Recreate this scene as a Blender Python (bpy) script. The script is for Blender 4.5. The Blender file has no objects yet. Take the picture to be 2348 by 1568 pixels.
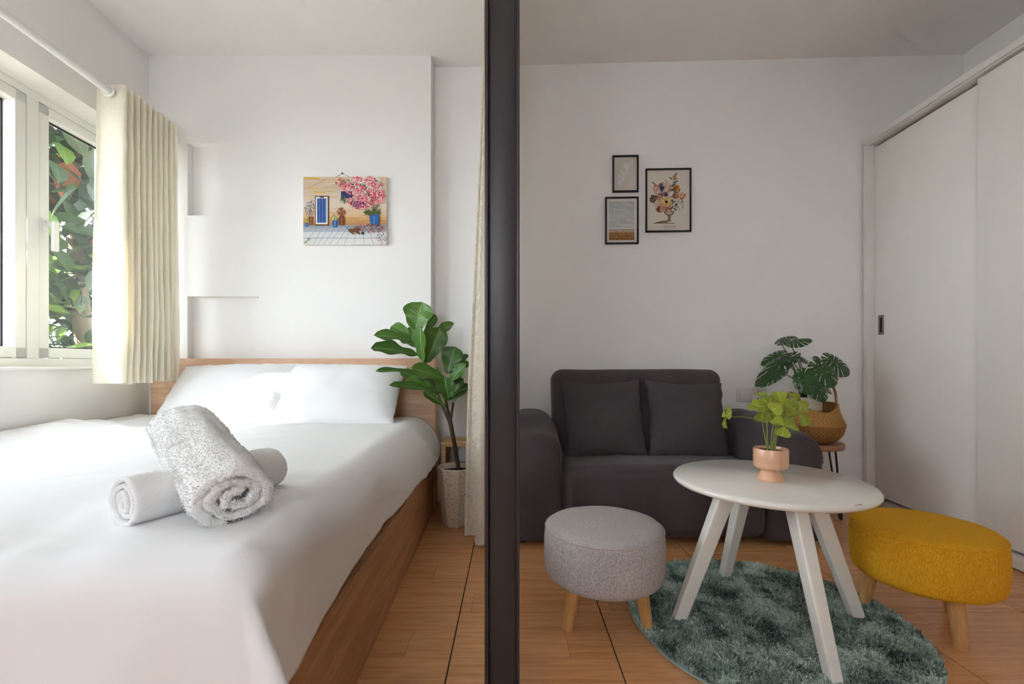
import bpy, bmesh, math, random
from mathutils import Vector, Matrix, noise
R = math.radians
rnd = random.Random(7)
scene = bpy.context.scene
C = scene.collection

# ------------------------------------------------------------------ camera, sky, sun, exposure
CAM_H = 0.884
cam = bpy.data.cameras.new('camera')
cam.sensor_width = 36.0; cam.sensor_fit = 'HORIZONTAL'
cam.lens = 36.0 * 1043 / 2348
cam.shift_y = 48 / 2348
cam.clip_start = 0.02
camo = bpy.data.objects.new('camera', cam); C.objects.link(camo)
camo.location = (0, 0, CAM_H); camo.rotation_euler = (R(90), 0, 0)
scene.camera = camo

world = bpy.data.worlds.new('sky'); scene.world = world
world.use_nodes = True
bg = world.node_tree.nodes['Background']
bg.inputs['Color'].default_value = (0.90, 0.96, 1.05, 1); bg.inputs['Strength'].default_value = 1.0

SUN_DIR = Vector((0.80, 0.42, -0.75)).normalized()      # direction the sunlight travels
sun = bpy.data.lights.new('sun', 'SUN'); sun.energy = 7.0; sun.angle = R(0.9); sun.color = (1, 0.97, 0.92)
suno = bpy.data.objects.new('sun', sun); C.objects.link(suno)
suno.rotation_euler = SUN_DIR.to_track_quat('-Z', 'Y').to_euler(); suno.location = (-6, -2, 6)

vs = scene.view_settings
vs.view_transform = 'Standard'; vs.look = 'None'; vs.gamma = 1.0; vs.use_curve_mapping = False
vs.exposure = 3.82
scene.display_settings.display_device = 'sRGB'
try:
    scene.cycles.use_denoising = True
    scene.cycles.use_adaptive_sampling = True; scene.cycles.adaptive_threshold = 0.05; scene.cycles.adaptive_min_samples = 16
    scene.cycles.max_bounces = 10; scene.cycles.diffuse_bounces = 6; scene.cycles.transparent_max_bounces = 12
    scene.cycles.sample_clamp_indirect = 6.0
    scene.cycles.caustics_reflective = False; scene.cycles.caustics_refractive = False
except Exception:
    pass

# ------------------------------------------------------------------ colour + materials
def lin(c):
    return tuple((x / 255 / 12.92) if x / 255 <= 0.04045 else ((x / 255 + 0.055) / 1.055) ** 2.4 for x in c)
def hx(r, g, b): return lin((r, g, b)) + (1.0,)

class NT:
    """small helper around a material's node tree"""
    def __init__(self, name):
        self.m = bpy.data.materials.new(name); self.m.use_nodes = True
        self.t = self.m.node_tree; self.n = self.t.nodes; self.l = self.t.links
        self.b = self.n['Principled BSDF']; self.out = self.n['Material Output']
    def node(self, typ, **kw):
        x = self.n.new(typ)
        for k, v in kw.items():
            if k in x.inputs.keys(): 
                x.inputs[k].default_value = v
            else: setattr(x, k, v)
        return x
    def link(self, a, b): self.l.new(a, b)
    def coord(self, kind='Object', scale=(1, 1, 1), rot=(0, 0, 0), loc=(0, 0, 0)):
        c = self.node('ShaderNodeTexCoord'); mp = self.node('ShaderNodeMapping')
        mp.inputs['Scale'].default_value = scale; mp.inputs['Rotation'].default_value = rot; mp.inputs['Location'].default_value = loc
        self.link(c.outputs[kind], mp.inputs['Vector']); return mp.outputs['Vector']
    def noise(self, vec, scale, detail=4, rough=0.55, dist=0):
        x = self.node('ShaderNodeTexNoise'); x.inputs['Scale'].default_value = scale
        x.inputs['Detail'].default_value = detail; x.inputs['Roughness'].default_value = rough; x.inputs['Distortion'].default_value = dist
        if vec is not None: self.link(vec, x.inputs['Vector'])
        return x.outputs['Fac']
    def ramp(self, fac, stops):
        x = self.node('ShaderNodeValToRGB'); e = x.color_ramp.elements
        while len(e) > 1: e.remove(e[-1])
        e[0].position = stops[0][0]; e[0].color = stops[0][1]
        for p, c in stops[1:]:
            q = e.new(p); q.color = c
        self.link(fac, x.inputs['Fac']); return x.outputs['Color']
    def math(self, op, a, b=None, c=None):
        x = self.node('ShaderNodeMath'); x.operation = op
        for i, v in enumerate((a, b, c)):
            if v is None: continue
            if isinstance(v, (int, float)): x.inputs[i].default_value = v
            else: self.link(v, x.inputs[i])
        return x.outputs[0]
    def mix(self, fac, a, b, mode='MIX'):
        x = self.node('ShaderNodeMix'); x.data_type = 'RGBA'; x.blend_type = mode
        for i, v in ((0, fac), (6, a), (7, b)):
            if isinstance(v, (int, float)): x.inputs[i].default_value = v
            elif isinstance(v, tuple): x.inputs[i].default_value = v
            else: self.link(v, x.inputs[i])
        return x.outputs[2]
    def bump(self, h, strength=0.3, dist=0.01):
        x = self.node('ShaderNodeBump'); x.inputs['Strength'].default_value = strength; x.inputs['Distance'].default_value = dist
        self.link(h, x.inputs['Height']); self.link(x.outputs['Normal'], self.b.inputs['Normal']); return x
    def base(self, v, rough=0.6, spec=None, sheen=None):
        if isinstance(v, tuple): self.b.inputs['Base Color'].default_value = v
        else: self.link(v, self.b.inputs['Base Color'])
        if isinstance(rough, (int, float)): self.b.inputs['Roughness'].default_value = rough
        else: self.link(rough, self.b.inputs['Roughness'])
        if spec is not None: self.b.inputs['Specular IOR Level'].default_value = spec
        if sheen is not None:
            self.b.inputs['Sheen Weight'].default_value = sheen; self.b.inputs['Sheen Roughness'].default_value = 0.5
        return self

MAT = {}
def plain(name, col, rough=0.5, spec=0.4, bump=None, var=0.04, metal=0.0):
    n = NT(name); v = n.coord('Object')
    f = n.noise(v, 6, 3)
    c2 = tuple(x * (1 - var * 2) for x in col[:3]) + (1,)
    n.base(n.ramp(f, [(0.3, c2), (0.7, col)]), rough, spec)
    n.b.inputs['Metallic'].default_value = metal
    if bump:
        n.bump(n.noise(v, bump[0], 3), bump[1], bump[2])
    MAT[name] = n.m; return n.m

def fabric(name, c1, c2, scale=380, streak=(1, 1, 1), bumps=0.35, sheen=0.0, rough=0.95, big=0.25, dist=0.002):
    n = NT(name)
    v = n.coord('Object', streak); vv = n.coord('Object')
    a = n.noise(v, scale, 2, 0.7); bgn = n.noise(vv, 5, 3)
    col = n.ramp(a, [(0.32, c1), (0.68, c2)])
    sh = n.ramp(bgn, [(0.3, (1 - big, 1 - big, 1 - big, 1)), (0.7, (1, 1, 1, 1))])
    n.base(n.mix(1.0, col, sh, 'MULTIPLY'), rough, 0.15, sheen)
    n.bump(a, bumps, dist); MAT[name] = n.m; return n.m

def wood(name, c1, c2, axis='X', scale=9, rough=0.45, stretch=14, spec=0.35, contrast=(0.35, 0.65)):
    n = NT(name)
    s = {'X': (1, stretch, stretch), 'Y': (stretch, 1, stretch), 'Z': (stretch, stretch, 1)}[axis]
    v = n.coord('Object', s)
    a = n.noise(v, scale * 0.18, 6, 0.65, 0.6); f = n.noise(v, scale * 1.6, 3, 0.6)
    k = n.math('MULTIPLY_ADD', f, 0.35, n.math('MULTIPLY', a, 0.65))
    n.base(n.ramp(k, [(contrast[0], c1), (contrast[1], c2)]), rough, spec)
    n.bump(f, 0.08, 0.002); MAT[name] = n.m; return n.m

WALL = plain('wall_paint', hx(238, 236, 234), 0.75, 0.2, (140, 0.10, 0.002), 0.008)
CEIL = plain('ceiling_paint', hx(239, 237, 235), 0.8, 0.2, (90, 0.06, 0.002), 0.008)
UPVC = plain('white_upvc', hx(236, 236, 233), 0.3, 0.5, None, 0.01)
GASKET = plain('gasket_black', hx(30, 31, 36), 0.5)
WARD = plain('wardrobe_laminate', hx(232, 227, 220), 0.45, 0.35, (300, 0.05, 0.001), 0.012)
WARDF = plain('wardrobe_trim', hx(222, 218, 212), 0.4, 0.35, None, 0.01)
GAPSHADE = plain('painted_gap_shade', hx(38, 33, 30), 0.8)  # shade of the door gaps and the pull, put into the colour
STEEL = plain('brushed_nickel', hx(150, 146, 140), 0.35, 0.5, None, 0.05, 0.8)
POSTM = plain('charcoal_aluminium', hx(52, 47, 49), 0.42, 0.5, (20, 0.02, 0.002), 0.05)
BLACK = plain('black_metal', hx(18, 17, 17), 0.4)
FRAMEB = plain('black_frame', hx(22, 17, 16), 0.4)
WHITEPLASTIC = plain('white_plastic', hx(222, 219, 215), 0.3, 0.5, None, 0.01)
TABLEW = plain('white_table_lacquer', hx(233, 229, 220), 0.12, 0.5, (7, 0.02, 0.01), 0.02)
PINKPOT = plain('blush_ceramic', hx(222, 174, 140), 0.25, 0.5, None, 0.03)
SOIL = plain('dark_soil', hx(62, 48, 38), 0.95, 0.1, (120, 0.9, 0.01), 0.3)
SHEET = plain('white_cotton', hx(240, 240, 241), 0.85, 0.15, (260, 0.06, 0.001), 0.006)
ROPE = wood('jute_rope', hx(120, 86, 52), hx(168, 124, 76), 'Z', 60, 0.9, 1)
LEGW = wood('rubberwood', hx(176, 126, 72), hx(222, 174, 114), 'Z', 10, 0.4, 10)
HEADW = wood('oak_laminate', hx(192, 150, 118), hx(224, 188, 158), 'X', 10, 0.5, 14)
RAILW = wood('oak_laminate_side', hx(158, 110, 76), hx(200, 152, 112), 'Y', 9, 0.45, 14)
STOOLW = wood('pale_pine', hx(186, 146, 98), hx(214, 178, 128), 'X', 8, 0.5, 12)
SIDEW = wood('walnut_top', hx(140, 100, 74), hx(170, 126, 96), 'X', 8, 0.4, 12)
SOFA = fabric('charcoal_velour', hx(70, 63, 66), hx(86, 77, 80), 420, bumps=0.2, sheen=0.15, big=0.2)
CUSH = fabric('charcoal_weave', hx(64, 60, 62), hx(90, 84, 86), 520, bumps=0.4, sheen=0.05, big=0.12)
GREYF = fabric('grey_melange', hx(146, 140, 139), hx(214, 207, 203), 520, (1, 1, 0.25), 0.3, big=0.08)
YELF = fabric('mustard_linen', hx(206, 142, 24), hx(240, 184, 52), 460, (1, 1, 0.18), 0.3, big=0.10)
TERRY = fabric('white_terry', hx(243, 242, 240), hx(252, 252, 251), 300, bumps=0.5, sheen=0.3, big=0.05, dist=0.004)
TERRY2 = fabric('white_terry_thin', hx(243, 242, 241), hx(252, 252, 251), 420, bumps=0.6, sheen=0.2, big=0.04, dist=0.003)

def mk_translucent(name, c1, c2, pattern=None, mixf=0.35, scale=420):
    n = NT(name)
    v = n.coord('Object', (1, 1, 0.25)); a = n.noise(v, scale, 2)
    col = n.ramp(a, [(0.3, c1), (0.7, c2)])
    if pattern == 'lace':
        uv = n.coord('UV', (1, 1, 1))
        w = n.node('ShaderNodeTexNoise'); w.inputs['Scale'].default_value = 16; w.inputs['Detail'].default_value = 1; w.inputs['Distortion'].default_value = 2.2
        n.link(uv, w.inputs['Vector'])
        band = n.math('PINGPONG', n.math('MULTIPLY', w.outputs['Fac'], 9), 0.5)
        k = n.math('GREATER_THAN', band, 0.28)
        col = n.mix(k, col, tuple(x * 0.93 for x in c1[:3]) + (1,))
        n.bump(k, 0.2, 0.002)
    else:
        n.bump(a, 0.3, 0.002)
    n.base(col, 0.9, 0.1)
    tr = n.node('ShaderNodeBsdfTranslucent'); n.link(col, tr.inputs['Color'])
    mx = n.node('ShaderNodeMixShader'); mx.inputs[0].default_value = mixf
    n.link(n.b.outputs[0], mx.inputs[1]); n.link(tr.outputs[0], mx.inputs[2]); n.link(mx.outputs[0], n.out.inputs['Surface'])
    MAT[name] = n.m; return n.m
CURT = mk_translucent('cream_linen', hx(241, 234, 216), hx(250, 245, 232), None, 0.30)
LACE = mk_translucent('ivory_lace', hx(222, 212, 196), hx(238, 230, 216), 'lace', 0.3)

TERRYP = mk_translucent('terry_loops', hx(246, 245, 243), hx(253, 253, 252), None, 0.5, 60)
def mk_glass(name, tint=(0.93, 0.96, 0.95, 1)):
    n = NT(name)
    lw = n.node('ShaderNodeLayerWeight'); lw.inputs['Blend'].default_value = 0.5
    f = n.node('ShaderNodeMath'); f.operation = 'MULTIPLY_ADD'; f.inputs[1].default_value = 0.9; f.inputs[2].default_value = 0.06
    n.link(n.math('POWER', lw.outputs['Facing'], 4.0), f.inputs[0])
    t = n.node('ShaderNodeBsdfTransparent'); t.inputs['Color'].default_value = tint
    g = n.node('ShaderNodeBsdfGlossy'); g.inputs['Roughness'].default_value = 0.0
    m = n.node('ShaderNodeMixShader')
    n.link(f.outputs[0], m.inputs[0]); n.link(t.outputs[0], m.inputs[1]); n.link(g.outputs[0], m.inputs[2])
    n.link(m.outputs[0], n.out.inputs['Surface']); n.n.remove(n.b); MAT[name] = n.m; return n.m
GLASS = mk_glass('window_glass')

def mk_leaf(name, c1, c2, vein, rough=0.4, trans=0.2, veinf=22, back=None):
    n = NT(name)
    uv = n.node('ShaderNodeUVMap'); sp = n.node('ShaderNodeSeparateXYZ'); n.link(uv.outputs[0], sp.inputs[0])
    s = n.math('ABSOLUTE', sp.outputs[0]); t = sp.outputs[1]
    q = n.math('SUBTRACT', n.math('MULTIPLY', t, veinf), n.math('MULTIPLY', s, veinf * 0.28))
    side = n.math('LESS_THAN', n.math('PINGPONG', q, 1.0), 0.10)
    mid = n.math('LESS_THAN', s, 0.05)
    k = n.math('MAXIMUM', n.math('MULTIPLY', side, 0.45), mid)
    obj = n.node('ShaderNodeObjectInfo')
    a = n.noise(n.coord('Object'), 12, 3)
    a2 = n.math('ADD', n.math('MULTIPLY', a, 0.6), n.math('MULTIPLY', obj.outputs['Random'], 0.4))
    col = n.ramp(a2, [(0.2, c1), (0.8, c2)])
    col = n.mix(k, col, vein)
    n.base(col, rough, 0.5)
    n.bump(n.math('ADD', n.math('MULTIPLY', n.math('PINGPONG', q, 1.0), 0.5), mid), 0.35, 0.003)
    tr = n.node('ShaderNodeBsdfTranslucent'); n.link(col, tr.inputs['Color'])
    mx = n.node('ShaderNodeMixShader'); mx.inputs[0].default_value = trans
    n.link(n.b.outputs[0], mx.inputs[1]); n.link(tr.outputs[0], mx.inputs[2]); n.link(mx.outputs[0], n.out.inputs['Surface'])
    MAT[name] = n.m; return n.m
FIDL = mk_leaf('fiddle_leaf', hx(40, 78, 22), hx(84, 128, 40), hx(124, 158, 84), 0.38, 0.15)
MONL = mk_leaf('monstera_leaf', hx(14, 40, 18), hx(40, 82, 30), hx(60, 104, 44), 0.35, 0.08, 12)
CLOL = mk_leaf('clover_leaf', hx(116, 138, 32), hx(176, 188, 62), hx(196, 204, 112), 0.5, 0.25, 9)
OUTL = mk_leaf('garden_leaf', hx(14, 30, 14), hx(40, 62, 26), hx(56, 78, 40), 0.45, 0.2, 14)
OUTO = mk_leaf('orange_leaf', hx(112, 52, 14), hx(130, 66, 20), hx(140, 80, 34), 0.5, 0.2, 14)
OUTY = mk_leaf('lime_leaf', hx(60, 84, 22), hx(92, 116, 38), hx(110, 130, 60), 0.5, 0.3, 14)
STEMB = wood('brown_stem', hx(44, 36, 24), hx(82, 70, 48), 'Z', 20, 0.7, 6)
STEMG = plain('green_stem', hx(78, 98, 44), 0.5, 0.4, None, 0.1)
STEMC = plain('pale_green_stem', hx(140, 150, 84), 0.5, 0.4, None, 0.1)
GRASSY = plain('deep_green_sheath', hx(28, 92, 26), 0.5, 0.4, None, 0.1)

# vertex-coloured paint / print
def mk_vcol(name, rough=0.6, spec=0.3):
    n = NT(name); a = n.node('ShaderNodeVertexColor'); a.layer_name = 'Col'
    n.base(a.outputs['Color'], rough, spec); MAT[name] = n.m; return n.m
PAINTM = mk_vcol('acrylic_paint', 0.5); PRINTM = mk_vcol('matt_print', 0.7); PILEM = mk_vcol('rug_pile', 0.95, 0.1)
WEAVEM = mk_vcol('seagrass_weave', 0.85, 0.2)

def mk_tile():
    n = NT('wood_look_tile')
    info = n.node('ShaderNodeObjectInfo'); uv = n.node('ShaderNodeTexCoord')
    sp = n.node('ShaderNodeSeparateXYZ'); n.link(uv.outputs['Object'], sp.inputs[0])
    rowf = n.math('MULTIPLY', n.math('ADD', sp.outputs[1], 0.25), 8.0)
    row = n.math('FLOOR', rowf); rfr = n.math('FRACT', rowf)
    # a single butt joint in each plank row
    jx = n.math('SUBTRACT', n.math('FRACT', n.math('ADD', n.math('MULTIPLY', row, 0.381), n.math('MULTIPLY', info.outputs['Random'], 0.0))), 0.5)
    jx = n.math('MULTIPLY', jx, 0.42)
    dx = n.math('SUBTRACT', sp.outputs[0], jx)
    side = n.math('GREATER_THAN', dx, 0.0)
    idv = n.math('ADD', n.math('ADD', n.math('MULTIPLY', row, 3.7), n.math('MULTIPLY', side, 1.9)), n.math('MULTIPLY', info.outputs['Random'], 31.0))
    cmb = n.node('ShaderNodeCombineXYZ'); n.link(n.math('MULTIPLY', sp.outputs[0], 1.6), cmb.inputs[0])
    n.link(n.math('MULTIPLY', sp.outputs[1], 27), cmb.inputs[1]); n.link(idv, cmb.inputs[2])
    a = n.noise(cmb.outputs[0], 1.9, 6, 0.55, 0.9); f = n.noise(cmb.outputs[0], 9, 3, 0.7)
    k = n.math('ADD', n.math('MULTIPLY', a, 0.7), n.math('MULTIPLY', f, 0.3))
    wn = n.node('ShaderNodeTexWhiteNoise'); wn.noise_dimensions = '1D'; n.link(n.math('FLOOR', n.math('MULTIPLY', idv, 10)), wn.inputs['W'])
    k = n.math('ADD', k, n.math('MULTIPLY', n.math('SUBTRACT', wn.outputs['Value'], 0.5), 0.07))
    col = n.ramp(k, [(0.22, hx(176, 120, 78)), (0.5, hx(214, 158, 108)), (0.80, hx(230, 180, 132))])
    ln = n.math('MAXIMUM', n.math('LESS_THAN', n.math('ABSOLUTE', dx), 0.0011), n.math('LESS_THAN', rfr, 0.008))
    col = n.mix(n.math('MULTIPLY', ln, 0.45), col, hx(120, 80, 52))
    n.base(col, n.math('MULTIPLY_ADD', f, 0.10, 0.16), 0.5)
    n.bump(f, 0.04, 0.001); MAT['tile'] = n.m; return n.m
TILEM = mk_tile()
GROUT = plain('dark_grout', hx(58, 44, 34), 0.9)

def mk_terrazzo():
    n = NT('speckled_terrazzo'); v = n.coord('Object')
    vo = n.node('ShaderNodeTexVoronoi'); vo.inputs['Scale'].default_value = 120; n.link(v, vo.inputs['Vector'])
    wn = n.node('ShaderNodeSeparateColor'); n.link(vo.outputs['Color'], wn.inputs[0])
    sel = n.math('MULTIPLY', n.math('LESS_THAN', vo.outputs['Distance'], 0.33), n.math('LESS_THAN', wn.outputs[0], 0.30))
    col = n.mix(sel, hx(205, 190, 172), hx(104, 84, 68)); n.base(col, 0.6, 0.3); MAT['terrazzo'] = n.m; return n.m
TERRAZZO = mk_terrazzo()
def mk_logpot():
    n = NT('whitewashed_bark_pot'); v = n.coord('Object', (1, 1, 9))
    a = n.noise(v, 9, 4, 0.6, 0.4)
    n.base(n.ramp(a, [(0.36, hx(112, 88, 66)), (0.45, hx(196, 184, 164)), (0.75, hx(218, 208, 192))]), 0.8, 0.2)
    n.bump(a, 0.5, 0.006); MAT['logpot'] = n.m; return n.m
LOGPOT = mk_logpot()

# ------------------------------------------------------------------ mesh helpers
def link(name, me, mat=None, parent=None, smooth=True, label=None):
    o = bpy.data.objects.new(name, me); C.objects.link(o)
    if mat is not None and len(me.materials) == 0: me.materials.append(mat)
    if smooth:
        for p in me.polygons: p.use_smooth = True
    if parent is not None: o.parent = parent
    if label: o['label'] = label
    return o
def mesh(name, verts, faces):
    me = bpy.data.meshes.new(name); me.from_pydata([tuple(v) for v in verts], [], faces); me.update(); return me
def thing(name, label, cat, loc=(0, 0, 0), rotz=0, group=None, kind=None):
    o = bpy.data.objects.new(name, None); C.objects.link(o); o.empty_display_size = 0.05
    o.location = loc; o.rotation_euler = (0, 0, rotz)
    return tag(o, label, cat, group, kind)
def tag(o, label=None, cat=None, group=None, kind=None):
    if label: o['label'] = label
    if cat: o['category'] = cat
    if group: o['group'] = group
    if kind: o['kind'] = kind
    return o
def sharp_by_angle(me, ang=35):
    try: me.set_sharp_from_angle(angle=R(ang))
    except Exception: pass

def box_me(name, boxes, bevel=0.0, seg=2):
    """boxes: list of (x0,x1,y0,y1,z0,z1) joined in one mesh"""
    bm = bmesh.new()
    for x0, x1, y0, y1, z0, z1 in boxes:
        vs_ = [bm.verts.new(p) for p in ((x0, y0, z0), (x1, y0, z0), (x1, y1, z0), (x0, y1, z0), (x0, y0, z1), (x1, y0, z1), (x1, y1, z1), (x0, y1, z1))]
        for f in ((3, 2, 1, 0), (4, 5, 6, 7), (0, 1, 5, 4), (1, 2, 6, 5), (2, 3, 7, 6), (3, 0, 4, 7)):
            bm.faces.new([vs_[i] for i in f])
    if bevel:
        bmesh.ops.bevel(bm, geom=bm.edges[:], offset=bevel, segments=seg, profile=0.5, affect='EDGES', clamp_overlap=True)
    me = bpy.data.meshes.new(name); bm.to_mesh(me); bm.free(); return me
def box(name, b, mat, parent=None, bevel=0.002, seg=2, label=None):
    me = box_me(name, [b] if not isinstance(b, list) else b, bevel, seg)
    o = link(name, me, mat, parent, True, label); sharp_by_angle(me, 40); return o

def rbox_me(name, sx, sy, sz, r, m=8, k=5, fn=None, center=(0, 0, 0)):
    """dense rounded box, optional displacement fn(p, n) -> p"""
    def axis(s):
        h = s / 2; rr = min(r, h * 0.98); a = []
        for i in range(k + 1): a.append(-h + rr - rr * math.tan(math.pi / 4 * (1 - i / k)))
        inner = [(-h + rr) + (2 * h - 2 * rr) * j / m for j in range(1, m)]
        return a + inner + [-x for x in reversed(a)]
    X, Y, Z = axis(sx), axis(sy), axis(sz)
    bm = bmesh.new(); cache = {}
    def V(x, y, z):
        key = (round(x, 6), round(y, 6), round(z, 6))
        if key in cache: return cache[key]
        p = Vector((x, y, z)); q = Vector([max(-s / 2 + min(r, s * .49), min(s / 2 - min(r, s * .49), c)) for s, c in zip((sx, sy, sz), p)])
        d = p - q; n = d.normalized() if d.length > 1e-9 else Vector((0, 0, 1))
        w = q + n * r
        if fn: w = fn(w, n)
        cache[key] = bm.verts.new(w + Vector(center)); return cache[key]
    def grid(A, B, f):
        for i in range(len(A) - 1):
            for j in range(len(B) - 1):
                try: bm.faces.new([f(A[i], B[j]), f(A[i + 1], B[j]), f(A[i + 1], B[j + 1]), f(A[i], B[j + 1])])
                except ValueError: pass
    hx_, hy_, hz_ = sx / 2, sy / 2, sz / 2
    grid(X, Y, lambda a, b: V(a, b, hz_)); grid(X, Y, lambda a, b: V(a, -b, -hz_))
    grid(X, Z, lambda a, b: V(a, -hy_, b)); grid(X, Z, lambda a, b: V(-a, hy_, b))
    grid(Y, Z, lambda a, b: V(hx_, a, b)); grid(Y, Z, lambda a, b: V(-hx_, -a, b))
    bmesh.ops.recalc_face_normals(bm, faces=bm.faces[:])
    me = bpy.data.meshes.new(name); bm.to_mesh(me); bm.free(); return me

def tube_me(name, pts, rad, n=10, caps=True, squash=None):
    pts = [Vector(p) for p in pts]; vs_, fs = [], []
    N = len(pts); up = None
    for i, p in enumerate(pts):
        t = (pts[min(i + 1, N - 1)] - pts[max(i - 1, 0)]).normalized()
        if up is None:
            up = Vector((0, 0, 1)) if abs(t.z) < 0.9 else Vector((1, 0, 0))
        a = t.cross(up).normalized(); b = a.cross(t).normalized(); up = b
        r = rad[i] if isinstance(rad, (list, tuple)) else rad
        for j in range(n):
            th = 2 * math.pi * j / n
            vs_.append(p + a * (r * math.cos(th)) + b * (r * math.sin(th)))
    for i in range(N - 1):
        for j in range(n):
            fs.append((i * n + j, i * n + (j + 1) % n, (i + 1) * n + (j + 1) % n, (i + 1) * n + j))
    if caps:
        fs.append(tuple(reversed(range(n)))); fs.append(tuple(range((N - 1) * n, N * n)))
    return mesh(name, vs_, fs)
def tube(name, pts, rad, mat, parent=None, n=10, label=None, caps=True):
    me = tube_me(name, pts, rad, n, caps); o = link(name, me, mat, parent, True, label); sharp_by_angle(me, 50); return o

def lathe_me(name, prof, n=48, fn=None, close_bottom=False, close_top=False):
    vs_, fs = [], []; M = len(prof)
    for i, (r, z) in enumerate(prof):
        for j in range(n):
            th = 2 * math.pi * j / n
            p = Vector((r * math.cos(th), r * math.sin(th), z))
            vs_.append(fn(p, th, i) if fn else p)
    for i in range(M - 1):
        for j in range(n):
            fs.append((i * n + j, i * n + (j + 1) % n, (i + 1) * n + (j + 1) % n, (i + 1) * n + j))
    if close_bottom: fs.append(tuple(reversed(range(n))))
    if close_top: fs.append(tuple(range((M - 1) * n, M * n)))
    return mesh(name, vs_, fs)
def lathe(name, prof, mat, parent=None, n=48, fn=None, cb=False, ct=False, label=None, sharp=45):
    me = lathe_me(name, prof, n, fn, cb, ct); o = link(name, me, mat, parent, True, label)
    if sharp: sharp_by_angle(me, sharp)
    return o

def surf_me(name, fn, nu, nv, uv=True, u0=0, u1=1, v0=0, v1=1, closed_u=False):
    vs_, fs, uvs = [], [], []
    for i in range(nu + 1):
        for j in range(nv + 1):
            u = u0 + (u1 - u0) * i / nu; v = v0 + (v1 - v0) * j / nv
            vs_.append(fn(u, v)); uvs.append((u, v))
    for i in range(nu):
        for j in range(nv):
            a = i * (nv + 1) + j
            fs.append((a, a + nv + 1, a + nv + 2, a + 1))
    me = mesh(name, vs_, fs)
    if uv:
        L = me.uv_layers.new(name='UVMap')
        for lp in me.loops: L.data[lp.index].uv = uvs[lp.vertex_index]
    return me

def set_vcol(me, cols):
    a = me.color_attributes.new('Col', 'FLOAT_COLOR', 'POINT')
    flat = []
    for c in cols: flat.extend((c[0], c[1], c[2], 1.0))
    a.data.foreach_set('color', flat)

def merge_me(me, d=1e-4):
    bm = bmesh.new(); bm.from_mesh(me); bmesh.ops.remove_doubles(bm, verts=bm.verts[:], dist=d)
    bmesh.ops.recalc_face_normals(bm, faces=bm.faces[:]); bm.to_mesh(me); bm.free(); return me
def nz(x, y=0.0, z=0.0): return noise.noise(Vector((x, y, z)))
def sm(a, b, x):
    t = max(0.0, min(1.0, (x - a) / (b - a))); return t * t * (3 - 2 * t)

# ------------------------------------------------------------------ the room
CEIL_Z = 2.768
def struct(o, label=None, cat=None): return tag(o, label, cat, None, 'structure')

# floor: grout bed with separate wood-look tiles
floor = box('floor', (-2.6, 3.0, -2.2, 3.0, -0.06, -0.0025), GROUT, None, 0)
struct(floor, 'wood-look ceramic tile floor with dark joints', 'floor')
tile_me = box_me('tile', [(-0.2480, 0.2480, -0.2480, 0.2480, -0.012, 0.0)], 0.0012, 1)
tile_me.materials.append(TILEM)
for i in range(-5, 6):
    for j in range(-5, 4):
        x = -0.185 + 0.25 + 0.5 * i; y = 1.615 + 0.25 + 0.5 * j
        if x < -2.5 or x > 2.9 or y > 3.0: continue
        t = bpy.data.objects.new('tile', tile_me); C.objects.link(t); t.location = (x, y, 0); t.parent = floor

box('ceiling', (-2.7, 2.95, -2.2, 3.1, CEIL_Z, CEIL_Z + 0.1), CEIL, None, 0)
struct(bpy.data.objects['ceiling'], 'flat off-white painted ceiling over both halves of the room', 'ceiling')

# back wall of the living side, very slightly out of square
def bw(x): return 2.880 - 0.037 * x
me = mesh('wall_back', [(-0.55, bw(-0.62), 0), (2.9, bw(2.9), 0), (2.9, bw(2.9), CEIL_Z), (-0.55, bw(-0.62), CEIL_Z),
                        (-0.55, 3.05, 0), (2.9, 3.05, 0), (2.9, 3.05, CEIL_Z), (-0.55, 3.05, CEIL_Z)],
          [(0, 1, 2, 3), (5, 4, 7, 6), (1, 5, 6, 2), (4, 0, 3, 7), (3, 2, 6, 7), (4, 5, 1, 0)])
struct(link('wall_back', me, WALL, None, False), 'plain off-white wall behind the sofa', 'wall')

# wall behind the bed with two shallow square niches
def niche_wall():
    xs = [-2.45, -1.990, -1.551, -0.4975]; zs = [0, 0.85, 1.293, 1.788, 2.232, CEIL_Z]
    y0, y1, yb = 2.79, 2.832, 3.05
    bm = bmesh.new()
    def q(*p): bm.faces.new([bm.verts.new(v) for v in p])
    for i in range(3):
        for j in range(5):
            a, b, c, d = xs[i], xs[i + 1], zs[j], zs[j + 1]
            if i == 1 and j in (1, 3):
                e = 0.006
                q((a + e, y1, c + e), (b - e, y1, c + e), (b - e, y1, d - e), (a + e, y1, d - e))
                q((a, y0, c), (b, y0, c), (b - e, y1, c + e), (a + e, y1, c + e)); q((a + e, y1, d - e), (b - e, y1, d - e), (b, y0, d), (a, y0, d))
                q((a, y0, c), (a + e, y1, c + e), (a + e, y1, d - e), (a, y0, d)); q((b - e, y1, c + e), (b, y0, c), (b, y0, d), (b - e, y1, d - e))
            else: q((a, y0, c), (b, y0, c), (b, y0, d), (a, y0, d))
    q((xs[-1], y0, 0), (xs[-1], yb, 0), (xs[-1], yb, CEIL_Z), (xs[-1], y0, CEIL_Z))
    bmesh.ops.remove_doubles(bm, verts=bm.verts[:], dist=1e-5)
    me = bpy.data.meshes.new('wall_headboard'); bm.to_mesh(me); bm.free(); return me
struct(link('wall_headboard', niche_wall(), WALL, None, False), 'white wall with two square niches behind the bed', 'wall')

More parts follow.
